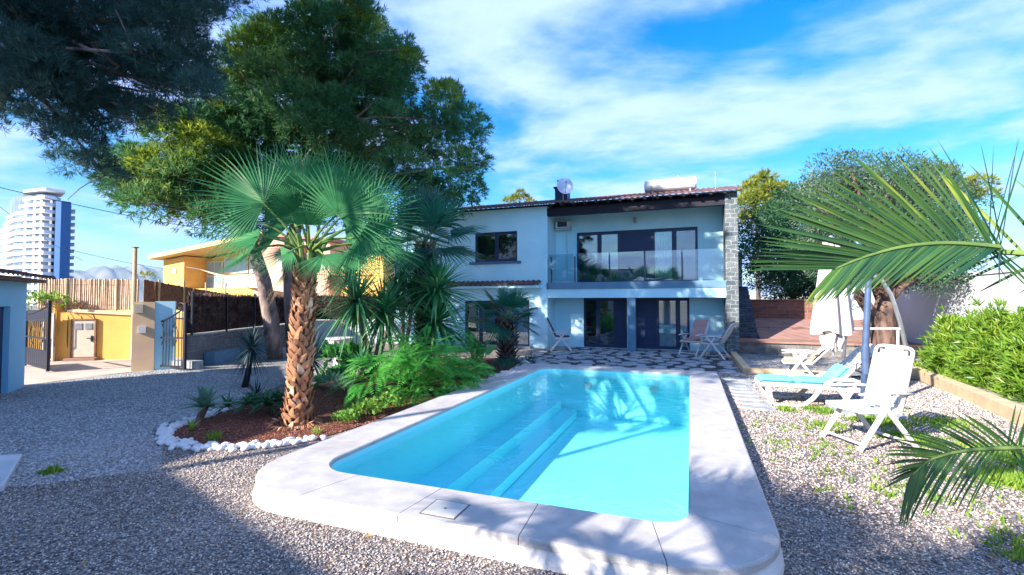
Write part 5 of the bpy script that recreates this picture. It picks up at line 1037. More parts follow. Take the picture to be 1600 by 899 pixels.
yucca('dragon_tree', 'dark spiky rosette directly behind the orange palm trunk', (-8.6, 8.6), [PD(485, 560, 11.0)], M['yucca_dark'], ry, 170, .95, .03, .06, M['heather_core'], (-50, 85), .15)
yucca('yucca', 'yucca with yellowish leaf head just left of the tallest yucca', (-8.6, 12.9), [PD(632, 425, 13.0), PD(645, 470, 12.8)], M['yucca_leaf'], ry, 110, 1.0, .055, .06, stem)
# agave + aloe + others
t = thing('agave', 'pale blue green agave on a short stem at the left end of the mulch bed', 'agave', (-7.35, 5.3, 0)); ag = PD(320, 636, 7.8)
b = MB(); b.tube([(-7.35, 5.3, 0), tuple(ag)], [.05, .06], 8); b.build('stem', M['bark'], t)
V, F = rosette(ag, 22, .42, .13, -10, 80, .1, ry, 6, .35); npmesh('rosette', V, F, M['agave_leaf'], t); V, F = rosette((-7.22, 5.15, .02), 6, .25, .05, 40, 85, .2, ry); npmesh('offshoot', V, F, M['grass'], t)
t = thing('aloe', 'low dark green aloe clump left of the orange palm trunk', 'aloe', (-7.2, 6.4, 0)); ps = []
for k in range(16): c = (-7.2+ry.normal(0, .28), 6.45+ry.normal(0, .22), .16+ry.uniform(0, .14)); ps.append(rosette(c, 16, .34, .055, -5, 75, .35, ry, 5, .5))
V, F = joinvf(ps); npmesh('leaves', V, F, M['aloe_leaf'], t)
t = thing('spiky_plant', 'small upright dark spiky plant between agave and aloe', 'plant', (-7.9, 6.9, 0)); V, F = rosette((-7.9, 6.9, .05), 40, .5, .03, 5, 85, .1, ry); npmesh('leaves', V, F, M['yucca_dark'], t)
# feathery bush (bipinnate leaves) ------------------------------------
def fern_bush(name, label, base, cents, rads, m, r, n, ll=.55):
    t = thing(name, label, 'shrub', tuple(base)); b = MB(); parts = []
    for c, ra in zip(cents, rads):
        limb(b, base, c, .03, .012, .1, 4, 5); k = int(n*ra*ra)
        for i in range(k):
            d = nrm(r.normal(size=(1, 3)))[0]; d[2] = abs(d[2])*.8+.05; p = np.asarray(c)+d*ra*r.uniform(.5, 1.0)*np.array([1, 1, .85]); out = nrm((d*np.array([1, 1, .35])+r.normal(0, .25, 3))[None])[0]; T = np.linspace(0, 1, 15); L_ = ll*r.uniform(.7, 1.15)
            P = p[None]+out[None]*(T*L_)[:, None]; P[:, 2] -= .42*L_*T**2; tg = nrm(np.gradient(P, axis=0)); sd = nrm(np.cross(tg, np.array([0, 0, 1.])+r.normal(0, .15, 3))); un = np.cross(sd, tg)
            pl = .17*np.sin(np.pi*np.clip(T*.85+.12, 0, 1))*r.uniform(.8, 1.1)
            for s_ in (-1, 1): 
                dd = nrm(sd*s_+tg*.45-np.array([0, 0, .12])); a = P; bb = P+dd*pl[:, None]*.5+tg*.014; c2 = P+dd*pl[:, None]; e = P+dd*pl[:, None]*.5-tg*.014; V = np.stack([a, bb, c2, e], 1).reshape(-1, 3); parts.append((V, np.arange(len(V)).reshape(-1, 4)))
    b.build('stems', M['bark'], t); V, F = joinvf(parts); npmesh('foliage', V, F, m, t); return t
rf_ = np.random.default_rng(44)
pf = [(600, 575), (630, 570), (660, 575), (690, 590), (585, 600), (615, 605), (645, 610), (680, 615), (700, 600), (640, 585), (720, 590), (670, 555), (640, 550)]
fern_bush('feathery_shrub', 'bright green feathery shrub spilling toward the pool coping', (-5.65, 8.7, 0), [PD(x, y, 10.0+rf_.uniform(-.6, .5)) for x, y in pf], [.45]*len(pf), M['fern'], rf_, 150, .55)
pf = [(695, 550), (715, 562), (730, 580), (705, 535), (725, 598)]
fern_bush('feathery_shrub', 'darker feathery shrub in the shade behind the bright one, toward the villa', (-5.6, 11.0, 0), [PD(x, y, 12.0+rf_.uniform(-.5, .5)) for x, y in pf], [.5]*len(pf), mat_f if False else M['fern'], rf_, 110, .45)
def clump(name, label, cat, cents, rads, per, ln, wd, m, r, base=None, up=.4, curl=.2):
    P = []; D = []
    for c, ra in zip(cents, rads): k = int(per*ra*ra*4); d = nrm(r.normal(size=(k, 3))); d[:, 2] = np.abs(d[:, 2]); P.append(np.asarray(c)+d*(ra*r.uniform(.6, 1.05, k))[:, None]*np.array([1, 1, .7])); D.append(d)
    P = np.concatenate(P); D = nrm(np.concatenate(D)+r.normal(0, .6, P.shape)+np.array([0, 0, up])); V, F = leaves(P, D, ln*r.uniform(.7, 1.2, len(P)), wd, curl, r); t = thing(name, label, cat, base or (float(cents[0][0]), float(cents[0][1]), 0)); npmesh('foliage', V, F, m, t)
    b = MB()
    for c in cents: limb(b, (float(c[0]), float(c[1]), 0), tuple(c), .015, .006, .1, 3, 4)
    b.build('stems', M['bark'], t); return t
clump('ivy', 'yellow green leafy ivy at the foot of the feathery shrub beside the coping', 'ivy', [np.array([-5.35, 6.4, .05]), np.array([-5.2, 6.75, .12]), np.array([-5.05, 7.05, .18]), np.array([-5.15, 7.5, .1]), np.array([-5.5, 6.9, .1])], [.2, .25, .28, .25, .22], 900, .07, .06, M['ivy_leaf'], rf_)
clump('leafy_shrub', 'dark broad leaved shrub between the dragon tree and the feathery shrub', 'shrub', [PD(545, 590, 10.6), PD(530, 560, 10.8), PD(555, 560, 10.8), PD(520, 600, 10.4)], [.35, .35, .3, .3], 160, .26, .12, M['broad'], rf_)
clump('grass_tuft', 'fuzzy grey green ornamental grass mound behind the palm trunk', 'grass', [PD(520, 600, 9.4), PD(535, 606, 9.3)], [.22, .2], 1800, .16, .006, M['agave_leaf'], rf_)
# bird of paradise / banana-like plant
def paddles(name, label, base, r, n=13, h=1.25, ll=.6, lw=.2, m=M['broad'], sx_=.35):
    t = thing(name, label, 'plant', (base[0], base[1], 0))
    for i in range(n):
        az = i*2.4; k = MB(); ro = r.uniform(.1, 1)*sx_; hh = h*r.uniform(.45, 1.0); p0 = Vector((base[0]+.08*math.cos(az), base[1]+.08*math.sin(az), 0)); p1 = Vector((base[0]+ro*math.cos(az), base[1]+ro*math.sin(az), hh*.6)); d = (p1-p0).normalized(); k.tube([p0, p1], [.02, .012], 6); s_ = k.build('stalk', M['petiole'], t)
        T = np.linspace(0, 1, 9); L_ = ll*r.uniform(.7, 1.1); P = np.array(p1)[None]+np.array(d)[None]*(T*L_)[:, None]; P[:, :2] += np.array([math.cos(az), math.sin(az)])[None]*(.25*L_*T**2)[:, None]; P[:, 2] -= .25*L_*T**2*r.uniform(.2, 1.8); W = lw*.5*np.sin(np.pi*np.clip(.04+T*.94, 0, 1))**.7; tg = nrm(np.gradient(P, axis=0)); sd = nrm(np.cross(tg, r.normal(0, .5, 3)+np.array([math.cos(az+1.57), math.sin(az+1.57), .6]))); uu = np.cross(sd, tg); V, F = vee(P, W, sd, uu, .3); npmesh('leaf', V, F, m, s_, smooth=True)
    return t
paddles('bird_of_paradise', 'big leaved bird of paradise plant beside the far left corner of the pool', (-5.75, 12.3), np.random.default_rng(3))
paddles('bird_of_paradise', 'dark broad leaved plant behind the orange palm, left of the feathery shrub', (-7.9, 9.7), np.random.default_rng(6), 9, 1.1, .5, .22)
clump('ground_fern', 'low dark fern at the foot of the low fan palm', 'fern', [PD(800, 572, 14.2), PD(785, 578, 13.8), PD(825, 566, 14.4)], [.25, .28, .2], 500, .22, .02, M['fan_dark'], rf_)
# plants on the garage and by the hut
clump('climbing_plant', 'yellow green plant spilling over the yellow garage by the cane fence', 'plant', [PD(48, 468, 15.9), PD(62, 470, 15.9), PD(88, 470, 16.0), PD(78, 472, 16.0), PD(108, 478, 16.2), PD(40, 476, 15.9)], [.35, .3, .3, .25, .18, .3], 120, .2, .06, M['ivy_leaf'], rf_)
clump('dry_weeds', 'dry orange plants at the foot of the cane fence', 'plant', [PD(128, 481, 16.3), PD(118, 481, 16.3), PD(140, 482, 16.3)], [.12, .12, .1], 500, .12, .03, M['palm_boot'], rf_)
clump('treetop', 'tiny green treetop behind the brown reed screen beside the wooden pole', 'shrub', [PD(228, 433, 30), PD(233, 436, 30)], [.45, .35], 60, .3, .05, M['far_pine'], rf_)
clump('potted_succulent', 'spiky flowering succulent in the white bowl by the low wall', 'plant', [PD(536, 508, 15.0), PD(528, 512, 15.0)], [.2, .16], 500, .14, .03, M['boot_grey'], rf_)
t = thing('flower_bowl', 'white bowl planter in front of the low white wall', 'planter', tuple((PD(530, 530, 15.0))[:2])+(0,)); bp_ = PD(532, 545, 15.0); b = MB(); b.tube([(bp_[0], bp_[1], 0), (bp_[0], bp_[1], .35), (bp_[0], bp_[1], .62), (bp_[0], bp_[1], .85)], [.22, .16, .30, .42], 18); b.build('bowl', M['white_paint'], t, smooth=False)
b = MB(); b.tube([(bp_[0], bp_[1], .83), (bp_[0], bp_[1], .87)], [.44, .44], 18); b.build('rim', M['white_paint'], t)
# weeds and ground cover on the right
P = []
for (x, y, s, k) in ((3.4, 6.9, .35, 520), (3.9, 6.0, .4, 600), (3.3, 5.6, .3, 300), (3.0, 8.5, .3, 260), (2.9, 9.6, .35, 260), (2.2, 10.1, .25, 90), (3.9, 8.0, .5, 420), (4.4, 7.2, .5, 560), (3.3, 4.4, .5, 380), (2.5, 3.9, .5, 160), (2.7, 4.9, .4, 160), (2.0, 8.9, .3, 50), (1.6, 10.0, .12, 60), (3.0, 3.6, .5, 260), (4.2, 5.2, .5, 500), (1.2, 7.5, 1.0, 50), (2.2, 6.2, .8, 60), (3.8, 9.8, .5, 120), (-7.0, 3.35, .08, 30)):
    P.append(np.stack([rf_.normal(x, s*.5, k), rf_.normal(y, s*.55, k), np.full(k, .0)], 1))
P = np.concatenate(P); P = np.repeat(P, 6, 0); P[:, :2] += rf_.normal(0, .025, (len(P), 2)); D = nrm(rf_.normal(0, .5, P.shape)+np.array([0, 0, .8])); D[:, 2] = np.abs(D[:, 2]); V, F = leaves(P, D, rf_.uniform(.04, .12, len(P)), .018, .2, rf_); o = npmesh('weeds', V, F, M['grass']); tagp(o, 'patches of bright green weeds growing through the gravel on the right', 'weeds', None, 'stuff')
P = np.stack([rf_.normal(5.95, .22, 900), rf_.uniform(11.5, 17.5, 900), np.full(900, .2)], 1); D = nrm(rf_.normal(0, .6, P.shape)+np.array([0, 0, .7])); V, F = leaves(P, D, rf_.uniform(.1, .2, 900), .03, .2, rf_); o = npmesh('ground_cover', V, F, M['grass']); tagp(o, 'yellow green ground cover behind the kerb under the oleanders', 'ground cover', None, 'stuff')
P = []
for (x, y) in ((-6.5, 4.98), (-6.42, 4.9), (-6.6, 5.02), (-5.3, 5.7)): P.append(np.stack([rf_.normal(x, .04, 40), rf_.normal(y, .03, 40), np.full(40, .02)], 1))
P = np.concatenate(P); D = nrm(rf_.normal(0, .6, P.shape)+np.array([0, 0, .5])); V, F = leaves(P, D, .12, .012, .2, rf_); o = npmesh('yellow_grass', V, F, M['grass']); tagp(o, 'yellow grass tufts on the red mulch in front of the palm', 'grass', None, 'stuff')
# loose gravel near the camera: real stones
def stones(name, m, n, x0, x1, y0, y1, s0, s1, r, inside, label):
    oc = np.array([[1, 0, 0], [-1, 0, 0], [0, 1, 0], [0, -1, 0], [0, 0, 1], [0, 0, -1]], float); fc = np.array([[0, 2, 4], [2, 1, 4], [1, 3, 4], [3, 0, 4], [2, 0, 5], [1, 2, 5], [3, 1, 5], [0, 3, 5]])
    p = np.stack([r.uniform(x0, x1, n), r.uniform(y0, y1, n)], 1); k = inside(p[:, 0], p[:, 1]); p = p[k]; n = len(p); s = r.uniform(s0, s1, n); ang = r.uniform(0, 6.28, n); V = oc[None]*(1+r.normal(0, .22, (n, 6, 1))); V = V*np.array([1, .75, .55])*s[:, None, None]; c, sn = np.cos(ang)[:, None], np.sin(ang)[:, None]; x = V[:, :, 0]*c-V[:, :, 1]*sn; y = V[:, :, 0]*sn+V[:, :, 1]*c; z = V[:, :, 2]+r.normal(0, .25, (n, 1))*V[:, :, 0]
    W = np.stack([x+p[:, :1], y+p[:, 1:], z+s[:, None]*.35+.006], 2).reshape(-1, 3); F = (fc[None]+6*np.arange(n)[:, None, None]).reshape(-1, 3); o = npmesh(name, W, F, m); tagp(o, label, 'gravel', None, 'stuff')
def isl(name, cs, rough=.8):
    m = bpy.data.materials.new(name); m.use_nodes = True; t = m.node_tree; n = t.nodes; l = t.links; b = n['Principled BSDF']; b.inputs['Roughness'].default_value = rough; g = n.new('ShaderNodeNewGeometry'); r = n.new('ShaderNodeValToRGB'); e = r.color_ramp.elements; e[0].color = (*cs[0], 1); e[1].color = (*cs[-1], 1)
    for i, c in enumerate(cs[1:-1]): q = e.new((i+1)/(len(cs)-1)); q.color = (*c, 1)
    l.new(g.outputs['Random Per Island'], r.inputs[0]); l.new(r.outputs[0], b.inputs['Base Color']); return m
def outpool(x, y): return ~((x > -4.53) & (x < .66) & (y > 3.44) & (y < 13.4) & ~(((x > .3) | (x < -4.2)) & (y < 3.7))) & ~((x < -4.7) & (y > 4.7))
gm = isl('loose_gravel', [(.07, .07, .08), (.24, .22, .21), (.50, .42, .35), (.30, .30, .32), (.80, .73, .64), (.45, .28, .18)])
stones('loose_gravel', gm, 78000, -7.6, 4.8, 1.9, 5.2, .006, .014, rf_, outpool, 'loose grey and beige gravel stones around the near end of the pool')
stones('loose_gravel', gm, 26000, .7, 5.0, 5.2, 10.5, .010, .019, rf_, outpool, 'loose pale gravel stones along the right side of the pool')
stones('loose_gravel', gm, 26000, .7, 5.3, 10.4, 14.8, .011, .021, rf_, outpool, 'loose pale gravel stones around the loungers')
stones('driveway_stones', isl('drive_stones', [(.22, .23, .24), (.45, .46, .46), (.70, .69, .67), (.34, .34, .36)]), 34000, -14.5, -6.2, 2.6, 9.5, .010, .024, rf_, lambda x, y: np.array([inpoly(a, b_, DRIVE) for a, b_ in zip(x, y)]), 'pale loose stones scattered over the driveway')
stones('bark_mulch', isl('mulch_bits', [(.08, .03, .02), (.25, .09, .05), (.42, .18, .10)]), 14000, -7.8, -4.8, 4.6, 8.5, .010, .022, rf_, lambda x, y: np.array([inpoly(a, b_, BED) for a, b_ in zip(x, y)]), 'red brown bark mulch pieces in the palm bed')
n_ = 900; P = np.stack([rf_.uniform(-9, 4.6, n_), rf_.uniform(2.2, 9.5, n_), np.full(n_, .03)], 1); P = P[outpool(P[:, 0], P[:, 1])]; D = rf_.normal(0, 1, P.shape); D[:, 2] *= .12; V, F = leaves(P, D, rf_.uniform(.03, .09, len(P)), rf_.uniform(.006, .028, len(P)), .15, rf_); o = npmesh('leaf_litter', V, F, M['dead_frond']); tagp(o, 'dry brown leaves and needles scattered over the gravel', 'leaves', None, 'stuff')
# white edging pebbles, each one an object
def pebble_mesh(k):
    bm = MB(); q = random.Random(k); oc = []; 
    for i in range(5):
        ph_ = math.pi*(i+.5)/5
        for j in range(7): a = 6.283*j/7; rr = q.uniform(.85, 1.12); oc.append((math.sin(ph_)*math.cos(a)*rr, math.sin(ph_)*math.sin(a)*rr*.8, math.cos(ph_)*.62*q.uniform(.9, 1.1)))
    bm.v = [(x*.06, y*.06, z*.06+.03) for x, y, z in oc]; bm.f = [(i*7+j, i*7+(j+1) % 7, (i+1)*7+(j+1) % 7, (i+1)*7+j) for i in range(4) for j in range(7)]+[tuple(range(6, -1, -1)), tuple(range(28, 35))]; return bm
protos = [pebble_mesh(k).build('edging_pebble', M['pebble'], smooth=True) for k in range(5)]
def edge_row(P, n, wid, label, group, s0=.45, s1=1.2, first=[0]):
    q = random.Random(len(P)*7+n); L_ = [math.dist(P[i], P[i+1]) for i in range(len(P)-1)]; T = sum(L_)
    for k in range(n):
        s = q.random()*T; i = 0
        while s > L_[i]: s -= L_[i]; i += 1
        a, c = P[i], P[i+1]; u = s/L_[i]; x = a[0]+(c[0]-a[0])*u+q.gauss(0, wid); y = a[1]+(c[1]-a[1])*u+q.gauss(0, wid)
        if first[0] < 5: o = protos[first[0]]; first[0] += 1
        else: o = protos[q.randrange(5)].copy(); COL.objects.link(o)
        sc_ = q.uniform(s0, s1); o.location = (x, y, .0+q.uniform(0, .015)); o.rotation_euler = (q.uniform(-.3, .3), q.uniform(-.3, .3), q.uniform(0, 6.28)); o.scale = (sc_, sc_, sc_); tagp(o, label, 'pebble', group)
edge_row([(-8.0, 6.3), (-7.75, 5.4), (-7.55, 4.95), (-6.9, 4.58), (-6.2, 4.56), (-5.6, 4.88), (-5.1, 5.45)], 275, .062, 'white pebble in the curved edging row in front of the orange palm', 'white pebbles edging the palm bed')
edge_row([(-4.9, 9.6), (-4.82, 11.5), (-4.8, 13.5), (-5.0, 14.4), (-5.5, 15.4)], 80, .05, 'white pebble in the edging row beside the far left pool coping', 'white pebbles along the far pool edge', .7, 1.6)
# ================================================================ GARDEN FURNITURE
def rib_panel(w, h, n, th=.022, round_=True, gap=.30):
    """slatted back panel in the local xz plane: n vertical slats with a rounded top frame"""
    b = MB(); sw = w/n
    for i in range(n):
        x0 = -w/2+i*sw+sw*gap*.42; x1 = -w/2+(i+1)*sw-sw*gap*.42; xm = (x0+x1)/2/(w/2); top = h*(1-.16*abs(xm)**3) if round_ else h
        b.box(x0, x1, -th/2, th/2, 0.05, top-.015)
    P = []
    for k in range(21):
        u = k/20; 
        a = math.pi*(1-u); x = -w/2*math.copysign(abs(math.cos(a*1.))**.35, math.cos(math.pi-a)) if round_ else -w/2+w*u
        P.append((x, 0, h*(1-.13*(1-math.sin(a)**.6)) if round_ else h))
    b2 = MB(); b2.tube([(-w/2, 0, .0), (-w/2, 0, h*.5)]+P+[(w/2, 0, h*.5), (w/2, 0, 0)], .022, 8); b2.beam((-w/2, 0, .03), (w/2, 0, .03), .035, .07)
    return b, b2
def resin_chair(label, loc, rz, cushion=None, group=None, lean=18, S=1.2, seat_h=.43, backh=.68):
    """folding resin armchair; faces local +Y; cushions are things of their own"""
    t = thing('folding_chair', label, 'chair', loc, rz, group); m = M['white_plastic']; w = .50
    ln = R(lean); piv = Vector((0, -.22, seat_h)); Rm = Matrix.Translation(piv) @ Matrix.Rotation(ln, 4, 'X'); s4 = Matrix.Scale(S, 4)
    pn, fr_ = rib_panel(w, backh, 8); pn.xf(Rm); fr_.xf(Rm); pn.xf(s4).build('backrest', m, t, local=True, bevel=.004); fr_.xf(s4).build('back_frame', m, t, smooth=True, local=True)
    b = MB()
    for i in range(7): y = -.20+i*.066; b.box(-w/2, w/2, y, y+.052, seat_h-.012+.02*math.cos(i*.5), seat_h+.012+.02*math.cos(i*.5))
    b.beam((-w/2, -.22, seat_h), (-w/2, .28, seat_h), .03, .05); b.beam((w/2, -.22, seat_h), (w/2, .28, seat_h), .03, .05); b.tube([(-w/2, .27, seat_h), (0, .29, seat_h-.005), (w/2, .27, seat_h)], .024, 8); b.xf(s4).build('seat', m, t, local=True, bevel=.004)
    for s_ in (-1, 1):
        x = s_*(w/2+.035)
        b = MB(); b.beam((x, .32, 0), (x, -.12, .62), .035, .05, (0, 1, 1)); b.xf(s4).build('leg', m, t, local=True, bevel=.006)
        b = MB(); b.beam((x+s_*.005, -.38, 0), (x+s_*.005, .10, .60), .03, .05, (0, -1, 1)); b.xf(s4).build('leg', m, t, local=True, bevel=.006)
        b = MB(); b.tube([(x, .30, .615), (x, .18, .64), (x, 0, .645), (x, -.18, .64), (x, -.33, .62)], [.02, .03, .03, .03, .024], 8); b.xf(Matrix.Identity(4)); b.v = [(p[0]+(p[0]-x)*.35, p[1], .63+(p[2]-.63)*.6) for p in b.v]; b.xf(s4).build('armrest', m, t, local=True, smooth=True)
    b = MB(); b.tube([(-w/2-.035, .27, .07), (w/2+.035, .27, .07)], .016, 8); b.xf(s4).build('stretcher', m, t, local=True)
    b = MB(); b.tube([(-w/2-.035, -.33, .07), (w/2+.035, -.33, .07)], .016, 8); b.xf(s4).build('stretcher', m, t, local=True)
    if cushion:
        cm, cl = cushion; c = MB()
        # back pad and seat pad as one bent pad with rounded sides
        path = []
        for k in range(9): path.append((seat_h*0+(.26-.46*k/8), seat_h+.05))
        for k in range(1, 11): h_ = backh*1.04*k/10; path.append((-.19-math.sin(ln)*h_, seat_h+.05+math.cos(ln)*h_))
        wv = w/2-.03; th = .022
        for (y, z) in path:
            for (xx, tt) in ((-wv, .3), (-wv*.93, 1), (wv*.93, 1), (wv, .3)): c.v.append((xx, y+(th*tt if z > seat_h+.06 else 0), z+(th*tt if z <= seat_h+.06 else 0)))
            for (xx, tt) in ((wv, -.3), (wv*.93, -1), (-wv*.93, -1), (-wv, -.3)): c.v.append((xx, y+(th*tt if z > seat_h+.06 else 0), z+(th*tt if z <= seat_h+.06 else 0)))
        for i in range(len(path)-1):
            for k in range(8): a = i*8; c.f.append((a+k, a+(k+1) % 8, a+8+(k+1) % 8, a+8+k))
        c.f.append(tuple(range(8))); c.f.append(tuple(range(len(c.v)-1, len(c.v)-9, -1)))
        cu = thing('chair_cushion', cl, 'cushion', loc, rz); c.xf(s4).build('pad', cm, cu, local=True)
        st = MB()
        for k in (3, 6, 12, 15):
            y, z = path[k]; st.tube([(-wv*.95*1, y+(.024 if z > seat_h+.06 else 0), z+(.024 if z <= seat_h+.06 else 0)), (wv*.95, y+(.024 if z > seat_h+.06 else 0), z+(.024 if z <= seat_h+.06 else 0))], .006, 5)
        st.xf(s4).build('piping', cm, cu, local=True)
    return t
def stripe(c1, c2, sc_=60):
    def f(t, n, l, b, x):
        co = n.new('ShaderNodeTexCoord'); w_ = n.new('ShaderNodeTexWave'); w_.wave_type = 'BANDS'; w_.bands_direction = 'X'; w_.inputs['Scale'].default_value = sc_/6.28; l.new(co.outputs['Object'], w_.inputs['Vector']); m_ = n.new('ShaderNodeMix'); m_.data_type = 'RGBA'; m_.inputs[6].default_value = (*c1, 1); m_.inputs[7].default_value = (*c2, 1); l.new(w_.outputs['Fac'], m_.inputs[0]); l.new(m_.outputs[2], b.inputs['Base Color'])
    return f
M['stripe_red'] = mat('stripe_red', (.3, .2, .2), None, .9, extra=stripe((.42, .14, .10), (.50, .42, .40), 55))
M['stripe_grey'] = mat('stripe_grey', (.3, .2, .2), None, .9, extra=stripe((.20, .22, .26), (.38, .36, .36), 55))
M['dark_pad'] = mat('dark_pad', (.08, .12, .16), (.06, .09, .13), .9, 9)
# near white chair: faces left, seen from its side
F_ang = math.atan2(-.51, -.86)-R(90)
resin_chair('white folding resin chair with tall rounded slatted back standing nearest on the gravel', (2.28, 8.05, .01), F_ang+R(-6), None, None, lean=14, backh=.72)
resin_chair('white folding chair with dark padded cushion against the wall left of the sliding doors', (-4.95, 18.9, .02), R(-75), (M['dark_pad'], 'dark padded cushion on the folding chair left of the doors'), 'folding chairs on the patio', lean=26)
resin_chair('white folding chair with red striped cushion right of the sliding doors', (.05, 19.0, .02), R(150), (M['stripe_red'], 'red and pale striped cushion on the chair nearer the sliding doors'), 'folding chairs on the patio', lean=30)
resin_chair('white folding chair with grey striped cushion beside the stone pier', (.75, 18.3, .02), R(72), (M['stripe_grey'], 'grey striped cushion on the chair beside the stone pier'), 'folding chairs on the patio', lean=30)
resin_chair('reclined folding chair with cream cushion behind the turquoise sun lounger', (2.45, 13.3, .03), R(82), (M['cream_fabric'], 'cream yellow cushion on the reclined chair behind the lounger'), None, lean=42, backh=.8)
# sun lounger with turquoise mattress, axis along +X (foot at the left)
t = thing('sun_lounger', 'white plastic sun lounger with raised backrest beside the parasol', 'sun lounger', (1.35, 10.8, 0)); m = M['white_plastic']
LX, LW, LZ = 2.25, .82, .40
def lp(x, y, z): return (1.28+x, 10.40+y, z)
b = MB()
for s_ in (0, 1):
    y = s_*LW; b.tube([lp(-.02, y, LZ-.02), lp(.05, y, LZ), lp(.7, y, LZ), lp(1.25, y, LZ-.01), lp(1.85, y, LZ-.05), lp(2.2, y, LZ-.08)], [.03, .045, .045, .045, .042, .035], 8)
b.tube([lp(0, 0, LZ-.01), lp(-.05, LW/2, LZ-.01), lp(0, LW, LZ-.01)], .04, 8)
for i in range(15): b.beam(lp(.08+i*.085, .03, LZ-.0), lp(.08+i*.085, LW-.03, LZ-.0), .06, .02)
b.build('frame', m, t, smooth=False)
for s_ in (0, 1):
    y = s_*LW
    b = MB(); b.beam(lp(.10, y, LZ-.02), lp(.16, y, 0.02), .06, .10, (1, 0, 0)); b.build('leg', m, t, bevel=.01)
    b = MB(); b.tube([lp(.16, y, .03), lp(.35, y, .02), lp(.62, y, .02), lp(.76, y, .06)], [.035, .035, .035, .04], 8); b.build('skid', m, t, smooth=True)
    b = MB(); b.tube([lp(.70, y, .03), lp(.86, y, .18), lp(1.05, y, .45), lp(1.20, y, .55), lp(1.5, y, .56), lp(1.66, y, .50), lp(1.70, y, .38)], [.045, .045, .04, .036, .036, .036, .036], 8); b.build('armrest', m, t, smooth=True)
    b = MB(); b.tube([lp(1.95, y-.03, .12), lp(1.95, y+.03, .12)], [.12, .12], 18); b.tube([lp(1.95, y, .12), lp(1.9, y, .36)], .025, 6); b.build('wheel', m, t)
b = MB(); ang = R(48); bd = Vector((math.cos(ang), 0, math.sin(ang))); p0 = Vector(lp(1.22, 0, LZ+.02)); BL = .98
for s_ in (.03, LW-.03): b.tube([p0+Vector((0, s_, 0)), p0+Vector((0, s_, 0))+bd*BL*.85], .035, 8)
b.tube([p0+Vector((0, .03, 0))+bd*BL*.85, p0+Vector((0, .14, 0))+bd*BL*.99, p0+Vector((0, LW/2, 0))+bd*BL*1.04, p0+Vector((0, LW-.14, 0))+bd*BL*.99, p0+Vector((0, LW-.03, 0))+bd*BL*.85], .035, 8)
for i in range(12): q = p0+bd*(.05+i*.075); b.beam(q+Vector((0, .04, 0)), q+Vector((0, LW-.04, 0)), .06, .015, tuple(bd.cross(Vector((0, 1, 0)))))
b.build('backrest', m, t)
b = MB(); q = p0+bd*.6; b.tube([q+Vector((0, .1, 0)), tuple(Vector(lp(2.05, .1, LZ-.05)))], .018, 6); b.tube([q+Vector((0, LW-.1, 0)), tuple(Vector(lp(2.05, LW-.1, LZ-.05)))], .018, 6); b.build('prop', m, t)
cu = thing('lounger_mattress', 'turquoise mattress lying on the white sun lounger', 'mattress', (1.35, 10.8, LZ))
def pad(p, q, y0, y1, th, up, nm):
    b = MB(); p = Vector(p); q = Vector(q); u = Vector(up).normalized(); n_ = 10; ny = 8
    for i in range(n_+1):
        for j in range(ny+1):
            c = p.lerp(q, i/n_); y = y0+(y1-y0)*j/ny; e = min(1, min(i, n_-i)/1.2, min(j, ny-j)/1.2)**.5 if min(i, n_-i, j, ny-j) > 0 else 0; b.v.append((c.x+u.x*th*(.3+.7*e), c.y+y, c.z+u.z*th*(.3+.7*e)))
    k0 = (n_+1)*(ny+1)
    for i in range(n_+1):
        for j in range(ny+1): c = p.lerp(q, i/n_); b.v.append((c.x, c.y+y0+(y1-y0)*j/ny, c.z))
    W_ = ny+1
    for i in range(n_):
        for j in range(ny): b.f.append((i*W_+j, (i+1)*W_+j, (i+1)*W_+j+1, i*W_+j+1)); b.f.append((k0+i*W_+j, k0+i*W_+j+1, k0+(i+1)*W_+j+1, k0+(i+1)*W_+j))
    for i in range(n_):
        for j in (0, ny): a = i*W_+j; b.f.append((a, a+W_, k0+a+W_, k0+a))
    for j in range(ny):
        for i in (0, n_): a = i*W_+j; b.f.append((a, a+1, k0+a+1, k0+a))
    return b.build(nm, M['turquoise'], cu, smooth=True)
pad(lp(-.03, 0, LZ+.035), lp(.62, 0, LZ+.035), .0, LW, .07, (0, 0, 1), 'leg_pad'); pad(lp(.63, 0, LZ+.035), lp(1.26, 0, LZ+.035), .0, LW, .075, (0, 0, 1), 'seat_pad')
uu = Vector((-bd.z, 0, bd.x)); a = p0+uu*.05; pad(a+bd*.02, a+bd*.42, .02, LW-.02, .07, tuple(uu), 'back_pad')
tw_ = MB(); tw_.tube([lp(1.0, -.03, .47), lp(1.1, -.04, .44), lp(1.35, -.035, .44), lp(1.42, -.03, .47)], .02, 6); tw_.build('strap', M['dark_pad'], cu)
